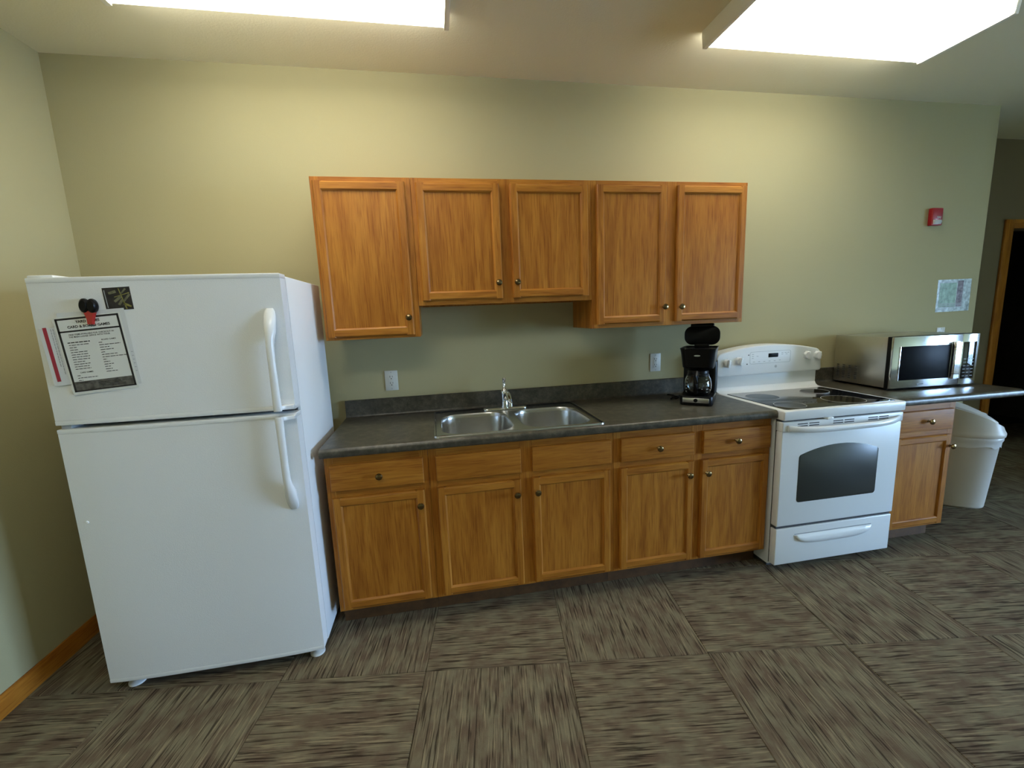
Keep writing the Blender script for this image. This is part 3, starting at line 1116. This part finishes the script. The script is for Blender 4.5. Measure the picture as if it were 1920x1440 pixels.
bm = BM()
strip(bm, 0.008, 0.036, 0.022, -0.038, 0.0012, 0.0022)
strip(bm, -0.010, 0.006, 0.040, 0.019, 0.0012, 0.0014)
strip(bm, 0.016, -0.018, 0.038, -0.030, 0.004, 0.003)
obj('plant_stems', bm, 'photo_yel', pm)
bm = BM()
strip(bm, 0.012, 0.016, 0.030, 0.034, 0.002, 0.003)
strip(bm, 0.018, -0.010, 0.040, 0.014, 0.003, 0.004)
strip(bm, -0.012, -0.010, 0.012, 0.008, 0.004, 0.005)
strip(bm, 0.0, -0.022, 0.014, -0.004, 0.004, 0.004)
strip(bm, -0.026, 0.020, -0.002, 0.026, 0.004, 0.005)
obj('plant_leaves', bm, 'photo_gry', pm)
bm = BM()
strip(bm, -0.038, 0.032, -0.036, -0.030, 0.0012, 0.0012)
obj('side_caption', bm, 'greyprint', pm)

# pinch clip
cl = thing('magnetic_clip', 'black and red pinch clip holding the games notice', 'clip', (-0.672, YD - 0.004, 1.540))
cl.rotation_euler = (0, R(4), 0)
bm = BM()
for s in (-1, 1):
    lp = []
    for y, k in ((0.0, 0.92), (-0.006, 1.0), (-0.014, 0.96), (-0.019, 0.7)):
        lp.append([(s * 0.0120 + 0.0155 * k * math.cos(a), y, 0.012 + 0.027 * k * math.sin(a) * (1.0 if math.sin(a) > 0 else 0.9)) for a in [2 * PI * i / 20 for i in range(20)]])
    loft(bm, lp)
obj('grip', bm, 'black', cl)
bm = BM()
loft(bm, [[(x * k, y, z) for x, z in ((-0.020, -0.004), (0.020, -0.004), (0.011, -0.034), (0.009, -0.052), (-0.008, -0.052), (-0.009, -0.034))] for y, k in ((-0.001, 1.0), (-0.010, 1.0), (-0.013, 0.8))])
obj('jaw', bm, 'clipred', cl)

# ------------------------------------------------------------------ stove
RX0, RW = 2.276, 0.756
rg = thing('stove', 'white freestanding electric stove with black glass cooktop', 'stove', (RX0, 0, 0))
bm = BM()
box(bm, 0.0, RW, -0.630, -0.025, 0.030, 0.862, bev=0.004)
obj('body', bm, 'white', rg)
bm = BM(); box(bm, 0.02, RW - 0.02, -0.600, -0.05, 0.0, 0.030)
obj('base', bm, 'gasket', rg)
bm = BM(); box(bm, 0.003, RW - 0.003, -0.640, -0.628, 0.045, 0.8635)  # dark plate and strips stand in for shade inside the front gaps
box(bm, 0.004, RW - 0.010, -0.6685, -0.640, 0.2565, 0.2695)
box(bm, 0.004, RW - 0.004, -0.668, -0.640, 0.8555, 0.8635)
obj('front_gap_shade', bm, 'gasket', rg)
# cooktop slab with raised rim
bm = BM()
box(bm, -0.002, RW + 0.002, -0.688, -0.10, 0.864, 0.916, bev=0.007, seg=3)
ct = obj('cooktop', bm, 'white', rg)
bm = BM()
prism(bm, rrect(0.030, RW - 0.030, -0.662, -0.185, 0.018), 'xy', 0.910, 0.9185, bev=0.001)
gl = obj('glass_top', bm, 'cookglass', ct)


def burner(cx, cy, r):
    bm = BM()
    n = 48
    lp = []
    for rr_, z in ((r - 0.0022, 0.9184), (r - 0.0022, 0.91885), (r, 0.91885), (r, 0.9184)):
        lp.append([(cx + rr_ * math.cos(2 * PI * i / n), cy + rr_ * math.sin(2 * PI * i / n), z) for i in range(n)])
    loft(bm, lp, False, False)
    obj('burner_ring', bm, 'ring', ct)
    bm = BM(); lathe(bm, [(0.0, 0.0), (r - 0.003, 0.0), (r - 0.003, 0.0003), (0.0, 0.0003)], 48, Matrix.Translation((cx, cy, 0.9184)))
    obj('burner_zone', bm, 'burner', ct)


burner(0.168, -0.330, 0.092)
burner(0.135, -0.572, 0.078)
burner(0.505, -0.545, 0.105)
burner(0.570, -0.292, 0.078)

# oven door
bm = BM()
box(bm, 0.001, RW - 0.001, -0.676, -0.634, 0.270, 0.802, bev=0.006, seg=3)
od = obj('oven_door', bm, 'white', rg)
bm = BM()
box(bm, -0.001, RW + 0.001, -0.680, -0.634, 0.802, 0.855, bev=0.006, seg=3)
obj('door_top_trim', bm, 'white', od)
arch = [(0.118, 0.400), (0.616, 0.400)]
arch = []
for k in range(5):
    a = R(180 + 90 * k / 4); arch.append((0.130 + 0.016 * math.cos(a), 0.416 + 0.016 * math.sin(a)))
for k in range(5):
    a = R(270 + 90 * k / 4); arch.append((0.602 + 0.016 * math.cos(a), 0.416 + 0.016 * math.sin(a)))
for k in range(4):
    a = R(0 + 70 * k / 3); arch.append((0.600 + 0.018 * math.cos(a), 0.652 + 0.018 * math.sin(a)))
for k in range(1, 12):
    x = 0.606 - (0.606 - 0.126) * k / 12
    arch.append((x, 0.669 + 0.042 * (1 - ((x - 0.366) / 0.24) ** 2)))
for k in range(4):
    a = R(110 + 70 * k / 3); arch.append((0.132 + 0.018 * math.cos(a), 0.652 + 0.018 * math.sin(a)))
bm = BM(); prism(bm, arch, 'xz', -0.6775, -0.670, bev=0.0012, seg=2)
obj('oven_window', bm, 'ovenglass', od)
# bowed handle
bm = BM()
lp = []
n = 18
for k in range(n + 1):
    u = k / n
    x = 0.030 + (RW - 0.060) * u
    bow = 1 - (2 * u - 1) ** 4
    ybk = -0.678 - 0.030 * bow
    yfr = -0.690 - 0.040 * bow
    zc = 0.822 - 0.010 * bow
    hz = 0.016
    lp.append([(x, (ybk + yfr) / 2 + (yfr - ybk) / 2 * -math.cos(a), zc + hz * math.sin(a)) for a in [2 * PI * i / 14 for i in range(14)]])
loft(bm, lp)
obj('oven_handle', bm, 'white', od, 50)
for gx in (0.088, 0.306, 0.527):
    for c in range(2):
        for r_ in range(2):
            bm = BM(); box(bm, gx + c * 0.070, gx + c * 0.070 + 0.060, -0.6812, -0.676, 0.8375 - r_ * 0.012, 0.8425 - r_ * 0.012)
            obj('vent_slot', bm, 'gasket', od)
bm = BM(); box(bm, 0.255, 0.295, -0.694, -0.660, 0.853, 0.865, bev=0.004)
obj('latch_tab', bm, 'white', rg)
# storage drawer with a scooped pull
bm = BM()
box(bm, 0.001, RW - 0.006, -0.676, -0.634, 0.044, 0.256, bev=0.005, seg=3)
dr = obj('storage_drawer', bm, 'white', rg)
bm = BM()
lp = []
n = 20
for k in range(n + 1):
    u = k / n
    x = 0.115 + 0.505 * u
    hh = 0.058 * (1 - (2 * u - 1) ** 4) ** 0.6 + 0.004
    zt_ = 0.212
    lp.append([(x, -0.675, zt_), (x, -0.6785, zt_ - 0.003), (x, -0.690 if 0 < k < n else -0.677, zt_ - hh * 0.55), (x, -0.686 if 0 < k < n else -0.677, zt_ - hh * 0.90), (x, -0.675, zt_ - hh)])
loft(bm, lp)
obj('drawer_pull', bm, 'white', dr, 60)
bm = BM()
box(bm, 0.118, 0.617, -0.6766, -0.672, 0.2115, 0.2165)  # grey strip paints the shadow line along the pull's top edge
obj('pull_shadow', bm, 'greyprint', dr)
# backguard
bm = BM()
box(bm, 0.004, RW - 0.004, -0.112, -0.025, 0.905, 1.03, bev=0.004)
prism(bm, [(-0.112, 0.945), (-0.112, 0.914), (-0.172, 0.914), (-0.135, 0.920), (-0.120, 0.930)], 'yz', 0.006, RW - 0.006)
obj('backguard_riser', bm, 'white', rg)
crown = []
for k in range(7):
    a = R(180 + 90 * k / 6); crown.append((0.020 + 0.022 * math.cos(a), 1.040 + 0.022 * math.sin(a)))
for k in range(7):
    a = R(270 + 90 * k / 6); crown.append((RW - 0.002 + 0.018 * math.cos(a), 1.038 + 0.018 * math.sin(a)))
for k in range(7):
    a = R(0 + 75 * k / 6); crown.append((RW - 0.036 + 0.042 * math.cos(a), 1.128 + 0.042 * math.sin(a)))
for k in range(1, 12):
    x = (RW - 0.03) + (0.030 - (RW - 0.03)) * k / 12
    crown.append((x, 1.170 + 0.040 * (1 - ((x - RW / 2) / (RW / 2 - 0.03)) ** 2)))
for k in range(7):
    a = R(105 + 75 * k / 6); crown.append((0.036 + 0.042 * math.cos(a), 1.128 + 0.042 * math.sin(a)))
bm = BM(); prism(bm, crown, 'xz', -0.132, -0.025, bev=0.010, seg=4)
cp = obj('control_panel', bm, 'white', rg, 50)
YP = -0.132
for x, z, rt in ((0.072, 1.104, 8), (0.158, 1.114, 14), (0.660, 1.127, 0), (0.738, 1.124, 0)):
    mt = Matrix.Translation((x - 0.004, YP, z)) @ Matrix.Rotation(R(90), 4, 'X')
    bm = BM(); lathe(bm, [(0.0, 0.0), (0.0265, 0.0), (0.0265, 0.003), (0.024, 0.006), (0.0215, 0.014), (0.0, 0.015)], 28, mt)
    kn = obj('burner_knob', bm, 'white', cp)
    bm = BM(); box(bm, -0.0075, 0.0075, -0.026, 0.024, 0.010, 0.028, bev=0.0055, seg=3, mat=mt @ Matrix.Rotation(R(-rt), 4, 'Z'))
    obj('knob_grip', bm, 'white', kn)
    bm = BM()
    for a in range(-120, 121, 40):
        box(bm, -0.001, 0.001, 0.0305, 0.034, 0.0, 0.0004, mat=mt @ Matrix.Rotation(R(a), 4, 'Z'))
    obj('knob_marks', bm, 'greyprint', kn)
bm = BM()
o_ = rrect(0.232, 0.530, 1.090, 1.168, 0.012)
i_ = rrect(0.2335, 0.5285, 1.0915, 1.1665, 0.0105)
loft(bm, [[(x, y_, z) for x, z in l_] for l_, y_ in ((o_, YP - 0.0002), (o_, YP - 0.0008), (i_, YP - 0.0008), (i_, YP - 0.0002))], False, False)
obj('keypad_outline', bm, 'greyprint', cp)
bm = BM(); prism(bm, rrect(0.366, 0.438, 1.127, 1.153, 0.004), 'xz', YP - 0.0012, YP, bev=0.0003)
obj('clock_display', bm, 'mwscreen', cp)
bm = BM()
for x, z in ((0.252, 1.152), (0.252, 1.139), (0.252, 1.126), (0.286, 1.139), (0.262, 1.103), (0.300, 1.103), (0.338, 1.103), (0.376, 1.103), (0.414, 1.103), (0.452, 1.106), (0.468, 1.153), (0.492, 1.153), (0.512, 1.153), (0.468, 1.143), (0.500, 1.143)):
    card(bm, x - 0.007, x + 0.007, z - 0.0013, z + 0.0013, YP, 0.0005)
obj('key_legends', bm, 'greyprint', cp)
for x, z in ((0.250, 1.153), (0.241, 1.095)):
    bm = BM(); lathe(bm, [(0.0, 0.0), (0.004, 0.0), (0.004, 0.001), (0.0, 0.001)], 14, Matrix.Translation((x - 0.028, YP, z - 0.004)) @ Matrix.Rotation(R(90), 4, 'X'))
    obj('indicator_light', bm, 'darkprint', cp)
bm = BM()
mt = Matrix.Translation((0.424, YP, 1.066)) @ Matrix.Rotation(R(90), 4, 'X')
lathe(bm, [(0.0062, 0.0), (0.0062, 0.0007), (0.0082, 0.0007), (0.0082, 0.0)], 24, mt, cap=False)
lathe(bm, [(0.0, 0.0), (0.0035, 0.0), (0.0035, 0.0006), (0.0, 0.0006)], 16, mt)
obj('round_emblem', bm, 'greyprint', cp)

# ------------------------------------------------------------------ coffee maker
CM = (2.040, -0.300, 0.914)
CR = R(-40)
cm = thing('coffee_maker', 'black drip coffee maker with raised lid', 'coffee maker', CM, CR)
W2 = 0.088
bm = BM()
o_ = rrect(-W2, W2, -0.135, 0.105, 0.03)
loft(bm, [[(x * s, y * s, z) for x, y in o_] for s, z in ((0.97, 0.0), (1, 0.006), (1, 0.046), (0.985, 0.052))])
obj('base', bm, 'black', cm)
bm = BM(); box(bm, -0.070, 0.070, -0.1365, -0.128, 0.016, 0.044, bev=0.003)
bp_ = obj('front_plate', bm, 'coffee_metal', cm)
bm = BM(); lathe(bm, [(0.0, 0.0), (0.011, 0.0), (0.011, 0.004), (0.0, 0.005)], 20, Matrix.Translation((0, -0.136, 0.031)) @ Matrix.Rotation(R(90), 4, 'X'))
obj('power_button', bm, 'black', bp_)
bm = BM()
loft(bm, [[(x, y, z) for x, y in rrect(-W2 * s, W2 * s, 0.024, 0.105, 0.022)] for s, z in ((1.02, 0.050), (1.05, 0.10), (1.05, 0.20), (1.03, 0.235))])
obj('water_tank', bm, 'black', cm)
bm = BM()
def cmtop(s, front, z):
    return [(x, y, z) for x, y in rrect(-W2 * s, W2 * s, front, 0.105, 0.038)]
loft(bm, [cmtop(0.90, -0.085, 0.205), cmtop(0.94, -0.110, 0.215), cmtop(0.97, -0.118, 0.25), cmtop(1.02, -0.125, 0.295), cmtop(1.07, -0.130, 0.318), cmtop(1.09, -0.132, 0.322), cmtop(1.05, -0.125, 0.322), cmtop(0.96, -0.112, 0.312)])
bk = obj('brew_basket_housing', bm, 'black', cm)
bm = BM()
prism(bm, [(0.017 * math.cos(2 * PI * i / 16), 0.0045 * math.sin(2 * PI * i / 16)) for i in range(16)], 'xz', -0.0006, 0.0, mat=Matrix.Translation((0, -0.1235, 0.283)))
obj('oval_badge', bm, 'coffee_metal', bk)
bm = BM()
lid = []
for ins, y in ((0.006, 0.082), (0.0, 0.086), (0.0, 0.100), (0.008, 0.108)):
    lid.append([(x, y, z) for x, z in rrect(-0.098 + ins, 0.098 - ins, 0.328 + ins, 0.440 - ins, 0.045)])
loft(bm, lid)
box(bm, -0.065, 0.065, 0.084, 0.104, 0.430, 0.456, bev=0.008)
box(bm, -0.04, 0.04, 0.080, 0.100, 0.312, 0.335, bev=0.003)
obj('lid', bm, 'black', cm, 50)
bm = BM()
tube(bm, [(-0.06, 0.100, 0.020), (-0.09, 0.125, 0.012), (-0.13, 0.11, 0.0045), (-0.16, 0.05, 0.0045), (-0.155, 0.0, 0.0045), (-0.13, 0.02, 0.0045), (-0.12, 0.07, 0.0045), (-0.16, 0.12, 0.0045), (-0.20, 0.14, 0.0045)], 0.004, 8)
obj('power_cord', bm, 'black', cm)
# carafe
cf = thing('coffee_carafe', 'empty glass coffee carafe with black handle on the coffee maker', 'carafe', CM, CR)
bm = BM()
cy_ = -0.052
T = Matrix.Translation((0, cy_, 0.053))
lathe(bm, [(0.0, 0.002), (0.058, 0.002), (0.066, 0.008), (0.073, 0.035), (0.074, 0.060), (0.069, 0.090), (0.058, 0.115), (0.052, 0.128),
           (0.050, 0.128), (0.0555, 0.114), (0.0665, 0.089), (0.0715, 0.060), (0.0705, 0.036), (0.064, 0.011), (0.057, 0.005), (0.0, 0.005)], 32, T, cap=False)
obj('glass_pot', bm, 'carafe', cf, 60)
bm = BM()
lathe(bm, [(0.0495, 0.122), (0.0545, 0.120), (0.0565, 0.130), (0.0535, 0.140), (0.035, 0.147), (0.0, 0.148), (0.0, 0.140), (0.033, 0.139), (0.0495, 0.132)], 28, T, cap=False)
obj('pot_lid', bm, 'black', cf)
bm = BM()
lathe(bm, [(0.0585, 0.111), (0.0605, 0.1105), (0.0575, 0.120), (0.0555, 0.120)], 28, T, cap=False)
obj('collar', bm, 'black', cf)
bm = BM()
tube(bm, [(0, cy_ - 0.050, 0.186), (0, cy_ - 0.080, 0.188), (0, cy_ - 0.098, 0.172), (0, cy_ - 0.100, 0.130), (0, cy_ - 0.092, 0.090), (0, cy_ - 0.080, 0.072)], [0.010, 0.012, 0.012, 0.012, 0.011, 0.009], 12, sx=1.15)
obj('handle', bm, 'black', cf)
bm = BM()
for s in (-1, 1):
    for k in range(6):
        z = 0.075 + 0.018 * k
        rr_ = [0.0735, 0.0748, 0.0742, 0.0712, 0.0660, 0.0585][k]
        a = R(-90 + s * 48)
        box(bm, -0.006, 0.006, -0.0004, 0.0006, -0.001, 0.001, mat=Matrix.Translation((rr_ * math.cos(a), cy_ + rr_ * math.sin(a), z)) @ Matrix.Rotation(a + PI / 2, 4, 'Z'))
obj('level_marks', bm, 'plate', cf)

# ------------------------------------------------------------------ microwave
mw = thing('microwave', 'stainless steel countertop microwave with black door window', 'microwave', (3.222, -0.438, 0.914), R(-3.2))
MWW, MWD, MH0, MH1 = 0.602, 0.405, 0.014, 0.330
bm = BM()
box(bm, 0.004, MWW - 0.004, 0.034, MWD, MH0, MH1 - 0.004, bev=0.006)
mb = obj('case', bm, 'mwside', mw)
bm = BM(); box(bm, 0.001, MWW - 0.001, 0.014, 0.036, MH0 - 0.002, MH1 - 0.001, bev=0.003)
obj('front_bezel', bm, 'black', mw)
DXW = 0.478
bm = BM()
box(bm, 0.004, DXW, 0.0, 0.016, MH0, MH1 - 0.003, bev=0.003)
md = obj('door', bm, 'mwfront', mw)
bm = BM(); box(bm, 0.058, 0.405, -0.0015, 0.004, 0.062, 0.268, bev=0.001)
obj('door_window', bm, 'mwscreen', md)
bm = BM(); box(bm, 0.048, 0.0555, -0.004, 0.002, 0.060, 0.270, bev=0.001)
obj('window_trim', bm, 'chrome', md)
bm = BM(); box(bm, 0.408, 0.474, -0.001, 0.004, 0.050, 0.284, bev=0.001)
obj('handle_backing', bm, 'mwfront', md)
bm = BM()
prism(bm, [(0.414, -0.006), (0.415, -0.014), (0.419, -0.018), (0.457, -0.018), (0.461, -0.014), (0.462, -0.006)], 'xy', 0.056, 0.282, bev=0.002)
hd_ = obj('handle', bm, 'mwfront', md)
bm = BM()
for z in (0.086, 0.250):
    prism(bm, [(0.4135, -0.006), (0.4145, -0.0145), (0.4187, -0.0185), (0.4573, -0.0185), (0.4615, -0.0145), (0.4625, -0.006)], 'xy', z, z + 0.003)
obj('handle_seam', bm, 'gasket', hd_)
bm = BM(); box(bm, 0.426, 0.450, -0.008, 0.002, 0.07, 0.268)
obj('handle_post', bm, 'gasket', hd_)
bm = BM(); box(bm, 0.190, 0.235, -0.0006, 0.001, 0.030, 0.036)
obj('small_mark', bm, 'darkprint', md)
bm = BM()
box(bm, DXW + 0.002, MWW - 0.002, 0.0, 0.016, MH0, MH1 - 0.003, bev=0.003)
cp2 = obj('control_section', bm, 'mwfront', mw)
bm = BM(); box(bm, DXW + 0.012, MWW - 0.020, -0.0015, 0.004, 0.050, 0.278, bev=0.001)
obj('control_glass', bm, 'blackgloss', cp2)
bm = BM()
for r_ in range(6):
    for c in range(3):
        x = DXW + 0.022 + c * 0.027
        z = 0.066 + r_ * 0.021
        card(bm, x, x + 0.018, z, z + 0.0030, -0.0015, 0.0004)
obj('button_legends', bm, 'greyprint', cp2)
for c in range(4):
    for r_ in range(7):
        bm = BM(); box(bm, 0.0032, 0.006, 0.225 + c * 0.045, 0.243 + c * 0.045, 0.042 + r_ * 0.0135, 0.050 + r_ * 0.0135)
        obj('vent_slot', bm, 'gasket', mb)
for x in (0.04, MWW - 0.04):
    for y in (0.06, MWD - 0.04):
        bm = BM(); lathe(bm, [(0.0, 0.0), (0.013, 0.0), (0.015, 0.015), (0.0, 0.015)], 14, Matrix.Translation((x, y, 0.0)))
        obj('foot', bm, 'black', mw)

# ------------------------------------------------------------------ trash bin with liner
BNX, BNY, BNR = 4.150, -0.215, R(-38)
tb = thing('trash_bin', 'pale grey plastic trash bin with sloping lid under the counter end', 'trash bin', (BNX, BNY, 0), BNR)


def bl(hx, hy, z):
    """rounded oblong outline"""
    return [(hx * math.copysign(abs(math.cos(a)) ** 0.72, math.cos(a)), hy * math.copysign(abs(math.sin(a)) ** 0.72, math.sin(a)), z) for a in [2 * PI * i / 40 for i in range(40)]]


bm = BM()
loft(bm, [bl(0.150, 0.115, 0.0), bl(0.157, 0.122, 0.006), bl(0.160, 0.125, 0.016), bl(0.196, 0.158, 0.505), bl(0.202, 0.164, 0.512), bl(0.202, 0.164, 0.520), bl(0.192, 0.154, 0.520), bl(0.152, 0.117, 0.02)], True, True)
obj('bin_body', bm, 'bin', tb, 45)


def slope(x, y):
    """height of the lid surface: high at the hinge end (-x), low at the push end (+x)"""
    u = 0.5 - x / 0.43
    return 0.572 + 0.168 * (1 - (1 - u) ** 2) - 0.35 * y * y


bm = BM()
lp = [bl(0.208, 0.170, 0.520), bl(0.213, 0.175, 0.525), bl(0.215, 0.177, 0.545), bl(0.212, 0.174, 0.552)]
for k in (0.20, 0.55, 0.85, 1.0):
    sc_ = 1.0 - 0.06 * k
    lp.append([(x, y, 0.553 + (slope(x, y) - 0.553) * k) for x, y, z in bl(0.211 * sc_, 0.173 * sc_, 0)])
lp.append([(x, y, slope(x, y) - 0.001) for x, y, z in bl(0.178, 0.142, 0)])
lp.append([(x, y, slope(x, y) - 0.006) for x, y, z in bl(0.174, 0.138, 0)])
loft(bm, lp, True, True)
lidb = obj('lid_rim', bm, 'bin', tb, 45)
bm = BM()
lp = []
for s_, dz in ((0.985, -0.005), (0.985, 0.002), (0.96, 0.006), (0.80, 0.012), (0.45, 0.020), (0.12, 0.023)):
    lp.append([(x + 0.004, y, slope(x, y) + dz) for x, y, z in bl(0.172 * s_, 0.136 * s_, 0)])
loft(bm, lp)
fl = obj('lid_flap', bm, 'bin', lidb, 60)
bm = BM(); box(bm, -0.208, -0.186, -0.075, 0.075, 0.640, 0.730, bev=0.008)
obj('hinge_ridge', bm, 'bin', lidb)
bm = BM(); lathe(bm, [(0.0, 0.0), (0.021, 0.0), (0.021, 0.006), (0.016, 0.010), (0.0, 0.012)], 20, Matrix.Translation((0.105, 0.0, slope(0.105, 0) + 0.010)) @ Matrix.Rotation(R(20), 4, 'Y'))
obj('push_button', bm, 'handle', fl)
lg = thing('bin_liner', 'white plastic bag edge folded over the trash bin rim', 'bin liner', (BNX, BNY, 0), BNR)
bm = BM()
lp = []
rnd = random.Random(4)
for z, o_ in ((0.5195, 0.0015), (0.512, 0.0030), (0.500, 0.0035), (0.485, 0.0040), (0.466, 0.0048), (0.452, 0.0055)):
    u = z / 0.505
    hx, hy = (0.160 + 0.036 * u, 0.125 + 0.033 * u) if z < 0.5 else (0.2025, 0.1645)
    lp.append([(x * (1 + rnd.uniform(0, 0.012)), y * (1 + rnd.uniform(0, 0.014)), zz + (rnd.uniform(-0.010, 0.010) if z < 0.47 else 0)) for x, y, zz in bl(hx + o_, hy + o_, z)])
loft(bm, lp, False, False)
obj('bag', bm, 'bag', lg, 80)

# ------------------------------------------------------------------ fire alarm strobe and sleeve on the wall
fa = thing('fire_alarm', 'red fire alarm strobe high on the wall above the microwave', 'fire alarm', (4.003, 0, 2.020))
bm = BM(); box(bm, -0.045, 0.045, -0.030, 0.0, -0.058, 0.058, bev=0.006)
obj('alarm_body', bm, 'alarm', fa)
bm = BM()
prism(bm, [(0.0, -0.050), (0.0, -0.020), (-0.008, -0.022), (-0.012, -0.034), (-0.006, -0.050)], 'yz', -0.036, 0.030, bev=0.003, mat=Matrix.Translation((0, -0.028, 0.0)))
obj('strobe_lens', bm, 'strobe', fa)
bm = BM(); text_mesh(bm, 'FIRE', 0.020, 0.012, -0.006, y=-0.0305, bold=0.0004)
obj('fire_lettering', bm, 'strobe', fa)

wn = thing('wall_notice', 'landscape wall sheet in a shiny plastic sleeve, green reflection painted on', 'notice', (4.262, 0, 1.478))
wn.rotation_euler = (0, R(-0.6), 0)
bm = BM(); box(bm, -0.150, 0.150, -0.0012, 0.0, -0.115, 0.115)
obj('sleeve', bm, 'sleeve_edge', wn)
bm = BM(); box(bm, -0.128, 0.020, -0.0020, -0.0010, -0.082, 0.090)  # green block paints the outdoors reflected in the sleeve
obj('green_reflection', bm, 'sleeve', wn)
bm = BM(); box(bm, 0.028, 0.078, -0.0020, -0.0010, -0.082, 0.104)
obj('mauve_print', bm, 'sleeve_band', wn)
bm = BM()
for k in range(3):
    box(bm, -0.125, 0.085, -0.0024, -0.0018, -0.060 - 0.012 * k, -0.056 - 0.012 * k)
obj('print_lines', bm, 'greyprint', wn)
